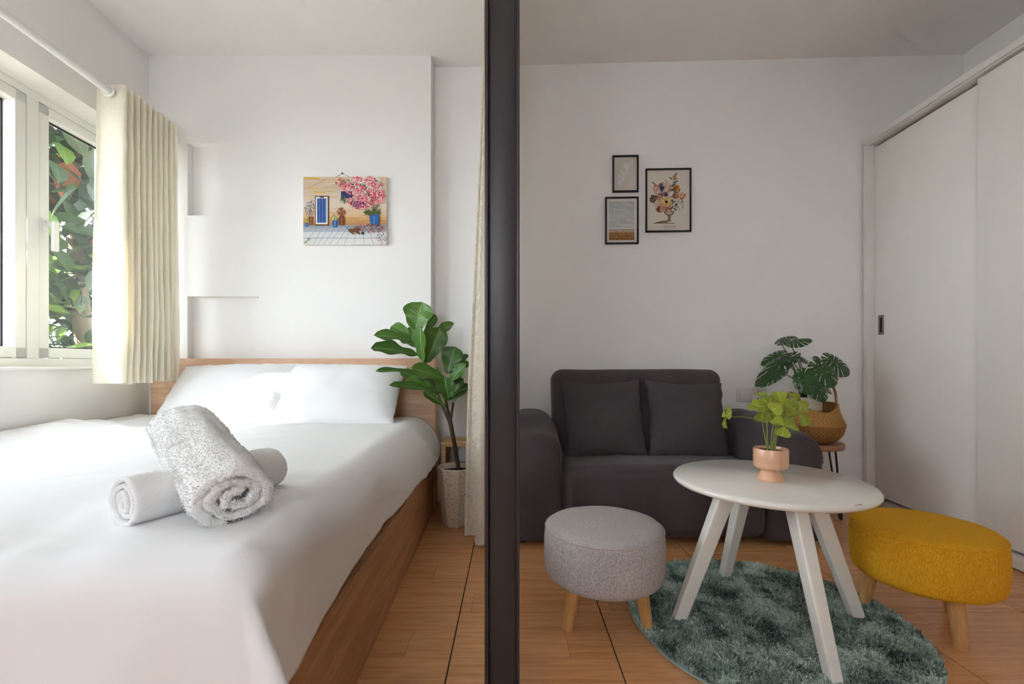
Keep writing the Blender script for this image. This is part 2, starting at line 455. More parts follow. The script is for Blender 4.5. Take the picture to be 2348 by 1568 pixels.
# left wall (2.9 degrees out of square) with the window opening; local y runs back to the corner
LW = (-2.226, 2.79, 0); LA = math.atan(0.05)
wy0, wy1, wz0, wz1 = -2.42, -0.03, 0.862, 2.222
wl = box('wall_left', [(-0.26, 0, -5.0, wy0, 0, CEIL_Z), (-0.26, 0, wy1, 0.3, 0, CEIL_Z), (-0.26, 0, wy0, wy1, 0, wz0), (-0.26, 0, wy0, wy1, wz1, CEIL_Z)], WALL, None, 0)
wl.location = LW; wl.rotation_euler = (0, 0, LA)
struct(wl, 'white wall holding the wide garden window', 'wall')

struct(box('wall_right', (2.757, 2.9, -2.2, 3.0, 0, CEIL_Z), WALL, None, 0), 'off-white wall strip above the wardrobe', 'wall')
# wall behind the photographer; its unseen opening is added for fill light
wr = box('wall_front', [(-2.6, -1.25, -2.2, -2.05, 0, CEIL_Z), (-1.25, -0.25, -2.2, -2.05, 0, 1.05), (-1.25, -0.25, -2.2, -2.05, 1.95, CEIL_Z),
                       (-0.25, 2.95, -2.2, -2.05, 0, CEIL_Z)], WALL, None, 0)
struct(wr, 'white wall with a small added light opening opposite the bed', 'wall')

# ------------------------------------------------------------------ window
win = thing('window_1', 'white framed casement window onto green garden foliage', 'window', LW, LA, None, 'structure')
fx0, fx1 = -0.215, -0.150
def wbox(name, b, mat=UPVC, parent=win, bevel=0.003): return box(name, b, mat, parent, bevel)
wbox('window_frame', [(fx0, fx1, wy0, wy1, wz0, wz0 + 0.045), (fx0, fx1, wy0, wy1, wz1 - 0.04, wz1), (fx0, fx1, wy0, wy0 + 0.05, wz0, wz1), (fx0, fx1, wy1 - 0.05, wy1, wz0, wz1)])
wbox('window_sill', (-0.152, 0.012, wy0 - 0.02, wy1 + 0.02, wz0 - 0.012, wz0 + 0.004))
mull = [(-0.586, -0.526), (-1.50, -1.44)]
for a, b in mull: wbox('mullion', (fx0, fx1 + 0.004, a, b, wz0 + 0.045, wz1 - 0.04))
sashes = [(-0.526, -0.08, 0.0), (-1.44, -0.586, -0.02), (-2.37, -1.50, -0.02)]
for a, b, off in sashes:
    z0, z1 = wz0 + 0.047, wz1 - 0.042; s = 0.052
    a2, b2 = a + 0.0015, b - 0.0015
    o = box('sash', [(fx0 + 0.002, fx1 + 0.002, a2, b2, z0, z0 + s), (fx0 + 0.002, fx1 + 0.002, a2, b2, z1 - s, z1),
                     (fx0 + 0.002, fx1 + 0.002, a2, a2 + s, z0, z1), (fx0 + 0.002, fx1 + 0.002, b2 - s, b2, z0, z1)], UPVC, win, 0.004)
    gx = fx0 + 0.022 + off
    i0, i1, k0, k1 = a2 + s, b2 - s, z0 + s, z1 - s; g = 0.006
    if off:   # fixed light: the pane sits deeper behind a lined reveal
        box('reveal_liner', [(gx, fx0 + 0.01, i0 - .012, i0 + 0.001, k0, k1), (gx, fx0 + 0.01, i1 - 0.001, i1 + .012, k0, k1), (gx, fx0 + .01, i0, i1, k0 - .012, k0 + .001), (gx, fx0 + .01, i0, i1, k1 - .001, k1 + .012)], UPVC, o, 0)
    box('gasket', [(gx - 0.004, gx + 0.008, i0, i0 + g, k0, k1), (gx - 0.004, gx + 0.008, i1 - g, i1, k0, k1), (gx - .004, gx + .008, i0, i1, k0, k0 + g), (gx - .004, gx + .008, i0, i1, k1 - g, k1)], GASKET, o, 0)
    box('pane', (gx - 0.002, gx + 0.002, i0 + 0.002, i1 - 0.002, k0 + 0.002, k1 - 0.002), GLASS, o, 0)
    if not off:
        hnd = box('handle', [(fx1, fx1 + 0.012, a + 0.012, a + 0.040, 1.545, 1.605), (fx1 + 0.01, fx1 + 0.06, a + 0.016, a + 0.038, 1.570, 1.592), (fx1 + 0.044, fx1 + 0.062, a + 0.014, a + 0.042, 1.445, 1.594)], UPVC, o, 0.003)

# ------------------------------------------------------------------ outside: hedge, tree, fence
ground = box('ground', (-14, -2.6, -8, 14, -0.25, -0.15), plain('garden_ground', hx(96, 92, 84), 0.9, 0.1, (4, 0.3, 0.02), 0.15), None, 0)
struct(ground, 'paved garden ground outside the window', 'ground')

def leaf_blade(L, W, nu=4, nv=2, curl=0.15, fold=0.25):
    def f(u, v):
        s = u * 2 - 1; w = W / 2 * (math.sin(math.pi * (v ** 0.8)) ** 0.75 if 0 < v < 1 else 0)
        return (s * w, L * v, fold * abs(s) * w - curl * L * v * v)
    return f
def foliage_me(name, pts, size, seed, mats=(OUTL,), mat_w=(1.0,)):
    r = random.Random(seed); V_, F_, UV, MI = [], [], [], []
    for (p, sz) in pts:
        L = size * sz * r.uniform(0.8, 1.25); W = L * r.uniform(0.42, 0.55)
        q = Matrix.Rotation(r.uniform(0, 6.283), 4, 'Z') @ Matrix.Rotation(r.uniform(-1.1, 0.5), 4, 'X') @ Matrix.Rotation(r.uniform(-0.6, 0.6), 4, 'Y')
        f = leaf_blade(L, W); b0 = len(V_)
        for i in range(3):
            for j in range(5):
                V_.append(tuple((q @ Vector(f(i / 2, j / 4))) + Vector(p))); UV.append((i - 1.0, j / 4))
        mi = 0; x = r.random(); acc = 0
        for k, w in enumerate(mat_w):
            acc += w
            if x < acc: mi = k; break
        for i in range(2):
            for j in range(4):
                a = b0 + i * 5 + j; F_.append((a, a + 5, a + 6, a + 1)); MI.append(mi)
    me = mesh(name, V_, F_); L_ = me.uv_layers.new(name='UVMap')
    for lp in me.loops: L_.data[lp.index].uv = UV[lp.vertex_index]
    for m_ in mats: me.materials.append(m_)
    me.polygons.foreach_set('material_index', MI); return me

# big-leaved garden tree seen through the panes
def crown_pts(n, fn, seed):
    r = random.Random(seed); out = []
    while len(out) < n:
        p = fn(r)
        if p is not None: out.append((p, 1.0))
    return out
tree = thing('garden_tree', 'big-leaved green tree with a few orange leaves outside the window', 'tree', (-3.9, 4.1, -0.15))
tube('trunk', [(0, 0, 0), (0.05, 0.02, 1.0), (0.0, -0.05, 2.2), (-0.05, 0, 3.2)], [0.09, 0.07, 0.06, 0.03], STEMB, tree, 10)
def tfn(r):
    p = Vector((r.gauss(0, 0.62), r.gauss(0, 0.75), r.uniform(1.75, 3.7)))
    return p if 0.2 < (p.x / 1.3) ** 2 + (p.y / 1.5) ** 2 + 0.2 < 1.3 else None
o = link('foliage', foliage_me('foliage', crown_pts(1500, tfn, 3), 0.26, 5, (OUTL, OUTY, OUTO), (0.80, 0.14, 0.06)), None, tree); o['kind'] = 'stuff'
hedge = thing('garden_hedge', 'loose sunlit hedge below the tree outside the window', 'hedge', (-4.3, 4.4, -0.15))
tube('stem', [(0, 0, 0), (0.05, 0.1, 0.9)], [0.04, 0.02], STEMB, hedge, 8)
def hfn(r): return Vector((r.uniform(-0.7, 0.7), r.uniform(-1.9, 1.9), 0.1 + 1.75 * r.random() ** 0.8))
o = link('foliage', foliage_me('foliage', crown_pts(2600, hfn, 9), 0.17, 6, (OUTL, OUTY), (0.68, 0.32)), None, hedge); o['kind'] = 'stuff'
fence = thing('garden_fence', 'white slatted garden fence behind the hedge', 'fence', (-5.6, 4.6, -0.15), R(8))
WF = plain('white_fence_paint', hx(140, 142, 144), 0.6)
for z in (0.35, 0.85, 1.35): box('rail', (-0.02, 0.02, -2.4, 2.4, z, z + 0.05), WF, fence)
for k in range(32): box('slat', (0.02, 0.035, -2.38 + k * 0.15, -2.32 + k * 0.15, 0.05, 1.5), WF, fence)

# unseen tree, crown shaped to dapple the sun, with gaps where the bed is sunlit
GAPS = [((-1.38, 2.48, 0.69), 0.03), ((-1.32, 2.56, 0.80), 0.012), ((-1.44, 2.42, 0.60), 0.035), ((-1.24, 2.40, 0.60), 0.03),
        ((-1.15, 2.30, 0.56), 0.03), ((-1.00, 2.30, 0.56), 0.025),
        ((-2.03, 2.24, 1.45), 0.08), ((-2.04, 2.24, 1.25), 0.08), ((-2.04, 2.24, 1.05), 0.08), ((-2.05, 2.24, 1.62), 0.05),
        ((-1.85, 2.10, 0.57), 0.05), ((-1.70, 2.13, 0.57), 0.05), ((-1.95, 2.02, 0.57), 0.05),
        ((-1.10, 0.98, 0.55), 0.04), ((-1.00, 1.02, 0.55), 0.04), ((-1.2, 0.97, .55), .04), ((-2.2, 2.1, 1.5), 0.05), ((-2.28, 2.15, 1.2), 0.04)]
def blocked(p, rad):
    for g, gr in GAPS:
        d = p - Vector(g); t = d.dot(SUN_DIR); perp = (d - SUN_DIR * t).length
        if perp < gr + rad: return True
    return False
branch = thing('shade_tree', 'leafy unseen tree with its crown shaped to shade the window', 'tree', (-4.9, 0.0, -0.15))
tube('trunk', [(-0.6, -0.6, 0), (-0.5, -0.5, 1.8), (-0.2, -0.1, 3.4), (0.0, 0.4, 4.6)], [0.14, 0.12, 0.08, 0.03], STEMB, branch, 10)
pts = []; rr = random.Random(21)
while len(pts) < 8500:
    a = rr.uniform(0.1, 2.9); b = rr.uniform(0.60, 2.40); dist = rr.uniform(3.0, 4.4)
    p = Vector((-2.2, a, b)) - SUN_DIR * dist
    if not blocked(p, 0.055): pts.append((p - Vector((-4.9, 0.0, -0.15)), 1.0))
o = link('foliage', foliage_me('foliage', pts, 0.165, 15, (OUTL,), (1.0,)), None, branch); o['kind'] = 'stuff'

# ------------------------------------------------------------------ curtain rod and window curtain
def rodx(y): return -1.985 - 0.074 * (y - 2.25)
ROD_Z = 2.222
rodt = thing('curtain_rod', 'white round curtain rod above the window', 'curtain rod', (rodx(0.3), 0.3, ROD_Z))
def rl(y, z=0): return (rodx(y) - rodx(0.3), y - 0.3, z)
tube('rod', [rl(0.1), rl(2.74)], 0.0170, UPVC, rodt, 16)
for y in (0.35, 2.70):
    tube('bracket', [rl(y), (rl(y)[0] - 0.20, rl(y)[1], 0)], 0.008, UPVC, rodt, 8)

CX, CY = rodx(2.4), 2.43
cur = thing('window_curtain', 'cream eyelet curtain bunched beside the window', 'curtain', (CX, CY, 0.78))
NF = 9.5
def curt(u, v):
    th = u * NF * 2 * math.pi
    s = math.cos(th); s = math.copysign(abs(s) ** 0.75, s)
    y = 2.245 + 0.0425 * (u * NF) + 0.0075 * math.sin(2 * th) + 0.004 * nz(u * 23, 1.0)
    z = 2.265 - v * 1.485
    lowr = sm(0.1, 1.0, v)
    amp = 0.067 + 0.012 * lowr + 0.010 * lowr * nz(u * 11, 3.1, v * 1.5)
    x = rodx(y) - amp * s + 0.012 * nz(u * 14, v * 2.5, 1.0) * v - 0.012 * lowr * (1 - u)
    y += 0.012 * lowr * nz(u * 16, v * 3, 7.0) + 0.004 * nz(u * 40, v * 9, 2.0) * v
    x += 0.0035 * nz(u * 45, v * 14, 4.0)
    if u < 0.02: y -= 0.004 * v
    return (x - CX, y - CY, z - 0.78 + (0.008 * nz(u * 9, 0.3) if v > 0.95 else 0))
link('fabric', surf_me('fabric', curt, 420, 60), CURT, cur)
def ring_me(name, R0, r, n=28, m=8, axis='Y'):
    V_, F_ = [], []
    for i in range(n):
        a = 2 * math.pi * i / n
        for j in range(m):
            b = 2 * math.pi * j / m; rr_ = R0 + r * math.cos(b)
            V_.append((rr_ * math.cos(a), r * math.sin(b) * 0.6, rr_ * math.sin(a)))
    for i in range(n):
        for j in range(m): F_.append((i * m + j, i * m + (j + 1) % m, ((i + 1) % n) * m + (j + 1) % m, ((i + 1) % n) * m + j))
    return mesh(name, V_, F_)
ey = link('eyelet', ring_me('eyelet', 0.0235, 0.0055), UPVC, cur, True, 'white plastic eyelet ring')
ey.location = (rodx(2.25) - CX, 2.238 - CY, ROD_Z - 0.78)

# ------------------------------------------------------------------ bed
def rx(y): return -0.463 - 0.025 * (y - 2.64)
BED = (-1.30, 1.72, 0)
bed = thing('bed', 'oak-look double bed with plain panel headboard', 'bed', BED)
def bb(b): return (b[0] - BED[0], b[1] - BED[0], b[2] - BED[1], b[3] - BED[1], b[4], b[5])
box('headboard', bb((-2.146, -0.4556, 2.70, 2.775, 0, 0.911)), HEADW, bed, 0.003)
def prism(name, pts4, z0, z1, mat, parent, off, bevel=0.003):
    bm = bmesh.new(); lo = [bm.verts.new((p[0] - off[0], p[1] - off[1], z0)) for p in pts4]; hi = [bm.verts.new((p[0] - off[0], p[1] - off[1], z1)) for p in pts4]
    bm.faces.new(list(reversed(lo))); bm.faces.new(hi)
    for i in range(4): bm.faces.new([lo[i], lo[(i + 1) % 4], hi[(i + 1) % 4], hi[i]])
    bmesh.ops.recalc_face_normals(bm, faces=bm.faces[:])
    bmesh.ops.bevel(bm, geom=bm.edges[:], offset=bevel, segments=2, affect='EDGES')
    me = bpy.data.meshes.new(name); bm.to_mesh(me); bm.free(); o = link(name, me, mat, parent); sharp_by_angle(me, 40); return o
prism('side_rail', [(rx(2.70) - 0.045, 2.70), (rx(0.80) - 0.045, 0.80), (rx(0.80), 0.80), (rx(2.70), 2.70)], 0, 0.300, RAILW, bed, BED)
box('side_rail', bb((-2.13, -2.09, 0.84, 2.70, 0, 0.30)), RAILW, bed, 0.003)
box('foot_rail', bb((-2.13, rx(0.8) - 0.045, 0.80, 0.84, 0, 0.30)), RAILW, bed, 0.003)
link('mattress', rbox_me('mattress', 1.54, 1.80, 0.30, 0.05, 4, 4, None, (-1.31 - BED[0], 1.77 - BED[1], 0.32)), SHEET, bed)

# duvet cover: top, rounded side drape, foot drape and flared corner, one cloth
DV = (-1.30, 1.6, 0.30)
def ztop(x, y):
    z = 0.552 + 0.012 * nz(x * 1.3, y * 1.3, 0.4) + 0.006 * nz(x * 3.2, y * 3.2, 2)
    z += 0.004 * nz(x * 2.0 + y * 3.5, (x - y) * 9.0, 5) * sm(2.0, 1.2, y)
    z += 0.006 * nz(x * 14, y * 9, 3) * sm(2.15, 2.4, y)                       # ruffles by the pillows
    z += 0.030 * math.exp(-((x + 2.0) / 0.28) ** 2 - ((y - 2.12) / 0.22) ** 2) * (1 + 0.5 * nz(x * 9, y * 14, 8))
    z += 0.02 * sm(-1.92, -2.12, x)
    z += 0.010 * nz(x * 8, y * 14, 1.5) * sm(-1.5, -2.0, x) * sm(1.2, 1.8, y)
    z -= 0.012 * sm(1.2, 0.85, y)
    z += 0.007 * nz(x * 7 + y * 3, y * 2.2 - x, 6) * sm(1.15, 0.9, y)
    z += 0.020 * max(0, 0.30 - abs(nz(x * 5.0 + y * 1.5, y * 1.2 + 3.0, 9))) * sm(1.3, 0.95, y)
    z += 0.014 * max(0, 0.25 - abs(nz(x * 3.0 - y * 4.0, x * 1.5, 12)))
    return z
def xl(y): return -2.226 - 0.05 * (y - 2.79) + 0.022
YE = 0.800
def xe(y): return rx(y) - 0.125 + 0.055 * sm(1.20, 0.86, y)
def rside(y): return 0.105 - 0.045 * sm(1.20, 0.86, y)
def edge(d, r=0.105):
    k = r * math.pi / 2
    return (r * math.sin(d / r), r * (1 - math.cos(d / r))) if d < k else (r + 0.02 * (d - k), r + (d - k))
def side_bulge(y, d): return (0.050 * sm(1.5, 2.45, y) * sm(0.05, 0.25, d) + 0.010 * nz(y * 3.5, d * 6, 2) * sm(0.04, 0.2, d))
def side_len(y): return 0.292 + 0.012 * nz(y * 6, 0.7) + 0.010 * nz(y * 17, 3.3) - 0.02 * sm(1.6, 2.3, y) + 0.05 * sm(2.60, 2.665, y)
FOOT_LEN = 0.62
def d_top(u, v):
    y = YE + (2.665 - YE) * v; x = xl(y) + (xe(y) - xl(y)) * u
    return (x, y, ztop(x, y))
def d_side(u, v):
    y = YE + (2.665 - YE) * v; d = side_len(y) * u; o_, dn = edge(d, rside(y))
    return (xe(y) + o_ + side_bulge(y, d) * 1.0, y, ztop(xe(y), y) - dn)
def foot_wave(x, d): return (0.016 * math.sin(x * 15 + 2.5 * nz(x * 3, 0)) + 0.016 * nz(x * 9, d * 2, 4) + 0.006 * nz(x * 22, d * 3, 8)) * sm(0.04, 0.40, d) + 0.030 * max(0, 0.35 - abs(nz(x * 6.5 + d * 2.0, 5.5))) * sm(-1.15, -0.6, x) * sm(0.0, 0.2, d)
def d_foot(u, v):
    x = xl(YE) + (xe(YE) - xl(YE)) * u; d = FOOT_LEN * v; o_, dn = edge(d, 0.060)
    return (x, YE - o_ - foot_wave(x, d), ztop(x, YE) - dn)
def d_corner(u, v):                       # u: 0 side .. 1 foot ; v: 0 top .. 1 hem
    th = u * math.pi / 2
    m = v * (side_len(YE) * (1 - sm(0.30, 0.55, u)) + FOOT_LEN * sm(0.30, 0.55, u))
    o1, d1 = edge(m, rside(YE)); o2, d2 = edge(m, 0.060); w = sm(0.0, 1.0, u)
    o_, dn = o1 * (1 - w) + o2 * w, d1 * (1 - w) + d2 * w
    fl = 0.070 * math.exp(-((u - 0.52) / 0.13) ** 2) * sm(0.08, 0.42, m) + 0.014 * math.sin(u * 23 + 1.0) * sm(0.12, 0.4, m) * math.sin(math.pi * u)
    p_ = 1 - 0.70 * sm(0.03, 0.14, m)
    x = xe(YE) + max(math.cos(th), 0) ** p_ * (o_ + fl); y = YE - math.sin(th) ** p_ * (o_ + fl)
    x += 0.055 * math.exp(-((u - 0.55) / 0.20) ** 2) * sm(0.06, 0.30, m)
    if u <= 0: x += side_bulge(YE, m)
    else: x += side_bulge(YE, m) * (1 - u)
    y -= foot_wave(xe(YE), m) * u
    return (x, y, ztop(xe(YE), YE) - dn)
bmd = bmesh.new()
for fn, a, b in ((d_top, 110, 110), (d_side, 30, 110), (d_foot, 110, 30), (d_corner, 48, 30)):
    tmp = surf_me('t', lambda u, v, fn=fn: tuple(p - q for p, q in zip(fn(u, v), DV)), a, b, False)
    bmd.from_mesh(tmp); bpy.data.meshes.remove(tmp)
bmesh.ops.remove_doubles(bmd, verts=bmd.verts[:], dist=0.0015)
bmesh.ops.recalc_face_normals(bmd, faces=bmd.faces[:])
me = bpy.data.meshes.new('duvet'); bmd.to_mesh(me); bmd.free()
duv = link('duvet', me, SHEET); duv.location = DV
md = duv.modifiers.new('thick', 'SOLIDIFY'); md.thickness = 0.012; md.offset = -1
tag(duv, 'smooth white duvet spread over the bed and hanging at its foot', 'duvet')

def pillow_me(name, w, h, t, seed, n=40, pinch=0.06, wr=0.006, sag=0.0):
    V_, F_ = [], []
    def P(u, v, sgn):
        e = (1 - abs(u) ** 2.6) * (1 - abs(v) ** 2.6); th = t / 2 * max(e, 0) ** 0.55
        x = u * w / 2 * (1 - pinch * (1 - v * v)); z = v * h / 2 * (1 - pinch * 1.1 * (1 - u * u))
        d = wr * nz(u * 3 + seed, v * 3, sgn) * e ** .3 + wr * 0.8 * nz(u * 5 + seed, v * 16, 4 + sgn) * sm(0.35, 0.95, abs(u)) * e ** .3
        d += wr * 0.8 * nz(u * 16 + seed, v * 5, 9) * sm(0.4, 0.95, abs(v)) * e ** .3
        x += wr * 0.9 * nz(v * 5, seed, 3) * (abs(u) > .9); z += wr * 0.9 * nz(u * 5, seed, 6) * (abs(v) > .9)
        return (x, sgn * (th + d) , z - sag * (1 - u * u) * (v + 1) / 2)
    for sgn in (-1, 1):
        for i in range(n + 1):
            for j in range(n + 1):
                a = math.sin((i / n - .5) * math.pi); b = math.sin((j / n - .5) * math.pi)
                V_.append(P(a, b, sgn))
    k = (n + 1) ** 2
    for s in (0, 1):
        for i in range(n):
            for j in range(n):
                a = s * k + i * (n + 1) + j; F_.append((a, a + n + 1, a + n + 2, a + 1) if s == 0 else (a, a + 1, a + n + 2, a + n + 1))
    return merge_me(mesh(name, V_, F_), 1e-4)
for x, lab, sd, tz in ((-1.585, 'plump white pillow nearest the window, leaning on headboard', 1.3, -1.5), (-0.955, 'plump white pillow beside the fiddle-leaf plant, leaning on headboard', 5.2, 1.0)):
    p = link('pillow', pillow_me('pillow', 0.665, 0.43, 0.17, sd, 44, 0.035, 0.007), SHEET)
    p.location = (x, 2.535, 0.712); p.rotation_euler = (R(-42), R(tz), 0)
    tag(p, lab, 'pillow', 'white bed pillows')

# rolled towels
def roll_me(name, L, Rr, th, turns, flat, seed, nseg=46, nsp=150, fuzz=0.0022, sag=0.0, lump=0.004):
    V_, F_ = [], []
    def ringp(k, s, ins):
        ph = 2 * math.pi * turns * s
        c = (th * 0.42 + (Rr - th / 2 - th * 0.42) * s)
        hth = th / 2 * ins * (0.92 + 0.08 * nz(s * 9, seed))
        return ph, c, hth
    M = 2 * (nsp + 1)
    for i in range(nseg + 1):
        t = i / nseg; y = (t - .5) * L
        e = min(t, 1 - t) * L; ins = 1.0 if e > th * 0.7 else 0.55 + 0.45 * math.sqrt(max(0, 1 - (1 - e / (th * 0.7)) ** 2))
        for side in (1, -1):
            rng = range(nsp + 1) if side == 1 else range(nsp, -1, -1)
            for k in rng:
                s = k / nsp; ph, c, hth = ringp(k, s, ins)
                tail = math.sqrt(max(0.0, 1 - (max(0, s - 0.985) / 0.015) ** 2))
                r = c + side * hth * (0.15 + 0.85 * tail)
                r += lump * nz(math.cos(ph) * 2, math.sin(ph) * 2 + seed, y * 6 + s * 2)
                if side == 1 and s > (turns - 1.05) / turns or e < 0.03:
                    r += fuzz * (nz(ph * 13, y * 130, seed) + 0.8 * nz(ph * 6, y * 55, seed + 3))
                a = ph + 0.9
                yy = y + 0.010 * nz(s * 6, seed, t * 0.5) * (1 if t > .5 else -1)
                V_.append((r * math.cos(a), yy, r * math.sin(a) * flat - sag * (2 * t - 1) ** 2))
    for i in range(nseg):
        for j in range(M):
            F_.append((i * M + j, i * M + (j + 1) % M, (i + 1) * M + (j + 1) % M, (i + 1) * M + j))
    for i in (0, nseg):
        for j in range(nsp):
            a, b = i * M + j, i * M + j + 1; c, d = i * M + (M - 2 - j), i * M + (M - 1 - j)
            F_.append((a, b, c, d) if i else (d, c, b, a))
    me = mesh(name, V_, F_)
    bm = bmesh.new(); bm.from_mesh(me); bmesh.ops.recalc_face_normals(bm, faces=bm.faces[:]); bm.to_mesh(me); bm.free(); return me
def place_axis(o, p0, p1, roll=0.0):
    a, b = Vector(p0), Vector(p1); d = (b - a).normalized()
    q = d.to_track_quat('Y', 'Z'); o.rotation_mode = 'QUATERNION'
    o.rotation_quaternion = q @ Matrix.Rotation(roll, 3, 'Y').to_quaternion(); o.location = (a + b) / 2
def pile_on(o, n, hgt, wid, seed, mat):
    me0 = o.data; r = random.Random(seed); areas = []; acc = 0
    for p in me0.polygons: acc += p.area; areas.append(acc)
    import bisect
    V_, F_ = [], []
    for _ in range(n):
        p = me0.polygons[min(bisect.bisect(areas, r.random() * acc), len(areas) - 1)]
        vs4 = [me0.vertices[i].co for i in p.vertices[:4]]
        if len(vs4) < 4: continue
        a, b = r.random(), r.random(); c = (vs4[0] * (1 - a) + vs4[1] * a) * (1 - b) + (vs4[3] * (1 - a) + vs4[2] * a) * b
        nn = p.normal; t1_ = nn.orthogonal().normalized(); t2_ = nn.cross(t1_); ph = r.uniform(0, 6.283); w = wid * r.uniform(.7, 1.3)
        tip = c + nn * hgt * r.uniform(.6, 1.2) + (t1_ * r.gauss(0, .5) + t2_ * r.gauss(0, .5)) * hgt + Vector((0, 0, -0.25 * hgt))
        k = len(V_)
        for q in range(3): V_.append(c - nn * 0.0005 + (t1_ * math.cos(ph + q * 2.094) + t2_ * math.sin(ph + q * 2.094)) * w)
        for q in range(3): V_.append(tip + (t1_ * math.cos(ph + q * 2.094) + t2_ * math.sin(ph + q * 2.094)) * w * .6)
        for q in range(3): F_.append((k + q, k + (q + 1) % 3, k + 3 + (q + 1) % 3, k + 3 + q))
        F_.append((k + 3, k + 4, k + 5))
    q = link('terry_pile', mesh('terry_pile', V_, F_), mat, o, True); q['kind'] = 'stuff'; return q
t1 = link('rolled_towel', roll_me('rolled_towel', 0.335, 0.062, 0.0125, 3.6, 0.92, 2.0, 60, 190, 0.0004, 0, 0.003), TERRY2)
pile_on(t1, 7000, 0.0016, 0.0008, 3, TERRYP)
place_axis(t1, (-0.765, 0.895, 0.607), (-0.632, 1.20, 0.610), R(20))
tag(t1, 'thinner rolled white towel lying underneath the fluffy towel', 'towel')
t2 = link('rolled_towel', roll_me('rolled_towel', 0.46, 0.086, 0.0275, 2.58, 0.82, 7.0, 130, 240, 0.0013, 0.0, 0.009), TERRY)
pile_on(t2, 22000, 0.0036, 0.0011, 8, TERRYP)
place_axis(t2, (-0.545, 0.905, 0.617), (-0.872, 1.215, 0.716), R(0))
tag(t2, 'thick fluffy rolled white towel resting across another towel on the bed', 'towel')

# ------------------------------------------------------------------ flat art helpers
class Art:
    """coloured flat shapes in a w x h picture (origin lower left, metres), facing local -y"""
    def __init__(self): self.V = []; self.F = []; self.Cc = []; self.k = 0
    def poly(self, pts, col, col2=None):
        self.k += 1; y = -self.k * 4e-6; b = len(self.V)
        for i, p in enumerate(pts):
            self.V.append((p[0], y, p[1])); self.Cc.append(col if (col2 is None or p[2] == 0) else col2)
        self.F.append(tuple(range(b, b + len(pts))))
    def rect(self, x0, z0, x1, z1, c): self.poly([(x0, z0), (x1, z0), (x1, z1), (x0, z1)], c)
    def grad(self, x0, z0, x1, z1, cb, ct): self.poly([(x0, z0, 0), (x1, z0, 0), (x1, z1, 1), (x0, z1, 1)], cb, ct)
    def ell(self, x, z, a, b, c, rot=0, n=10):
        ca, sa = math.cos(rot), math.sin(rot)
        self.poly([(x + a * math.cos(t) * ca - b * math.sin(t) * sa, z + a * math.cos(t) * sa + b * math.sin(t) * ca) for t in [2 * math.pi * i / n for i in range(n)]], c)
    def line(self, pts, w, c, w1=None):
        for i in range(len(pts) - 1):
            (x0, z0), (x1, z1) = pts[i], pts[i + 1]; d = math.hypot(x1 - x0, z1 - z0) or 1
            nx, nz_ = -(z1 - z0) / d, (x1 - x0) / d
            wa = w if w1 is None else w + (w1 - w) * i / (len(pts) - 1); wb = w if w1 is None else w + (w1 - w) * (i + 1) / (len(pts) - 1)
            self.poly([(x0 - nx * wa / 2, z0 - nz_ * wa / 2), (x1 - nx * wb / 2, z1 - nz_ * wb / 2), (x1 + nx * wb / 2, z1 + nz_ * wb / 2), (x0 + nx * wa / 2, z0 + nz_ * wa / 2)], c)
    def build(self, name, mat, parent, loc=(0, 0, 0), label=None):
        me = mesh(name, self.V, self.F); set_vcol(me, self.Cc); o = link(name, me, mat, parent, False, label); o.location = loc; return o

# ---- canvas painting above the bed
PW, PH = 0.507, 0.412
paint = thing('canvas_painting', 'unframed canvas painting of a blue door and pink blossom tree', 'painting', (-1.270, 2.788, 1.604))
box('canvas', (0, PW, -0.020, 0, 0, PH), plain('raw_canvas', hx(226, 222, 214), 0.8, 0.1, (400, 0.2, 0.001), 0.02), paint, 0.002)
A = Art(); ra = random.Random(11)
def PX(x, y): return ((x - 305) / (1735 - 305) * PW, (1362 - y) / (1362 - 225) * PH)   # picture proportions
def prect(x0, y0, x1, y1, c): a = PX(x0, y0); b = PX(x1, y1); A.rect(min(a[0], b[0]), min(a[1], b[1]), max(a[0], b[0]), max(a[1], b[1]), c)
def pgrad(y0, y1, ct, cb): a = PX(305, y1); b = PX(1735, y0); A.grad(a[0], a[1], b[0], b[1], cb, ct)
W1, W2, W3 = lin((206, 184, 158)), lin((220, 204, 184)), lin((178, 124, 68))
pgrad(225, 420, lin((214, 186, 152)), W1); pgrad(420, 700, W1, W2); pgrad(700, 900, W2, lin((214, 176, 132))); pgrad(900, 1045, lin((208, 164, 112)), W3)
for _ in range(150):
    x = ra.uniform(310, 1500); y = ra.uniform(235, 1000); L = ra.uniform(80, 330); c = ra.choice([lin((224, 208, 188)), lin((196, 164, 128)), lin((214, 190, 166)), lin((206, 198, 188))])
    if y > 800: c = ra.choice([lin((214, 170, 120)), lin((190, 140, 86)), lin((220, 184, 140))])
    x1 = min(x + L, 1733); A.line([PX(x, y), PX((x + x1) / 2, y - 6), PX(x1, y - ra.uniform(-6, 14))], PH * 0.006 * ra.uniform(.6, 1.6), c)
for x, y, L in ((330, 250, 240), (400, 412, 150), (480, 482, 210)): A.line([PX(x, y), PX(x + L, y + 4)], PH * 0.02, lin((222, 178, 70)))
A.line([PX(312, 440), PX(420, 400), PX(560, 335), PX(700, 250)], 0.0012, lin((120, 106, 96))); A.line([PX(312, 540), PX(380, 480)], 0.001, lin((170, 150, 130)))
for x, y, a_, b_ in ((1150, 330, 90, 70), (1440, 300, 200, 90), (1300, 520, 220, 170), (1560, 500, 130, 160)):
    A.ell(*PX(x, y), a_ / 1430 * PW, b_ / 1137 * PH, lin((224, 222, 214)), 0, 16)
pgrad(1035, 1140, lin((140, 152, 164)), lin((176, 184, 190))); pgrad(1140, 1362, lin((206, 209, 210)), lin((222, 221, 218)))
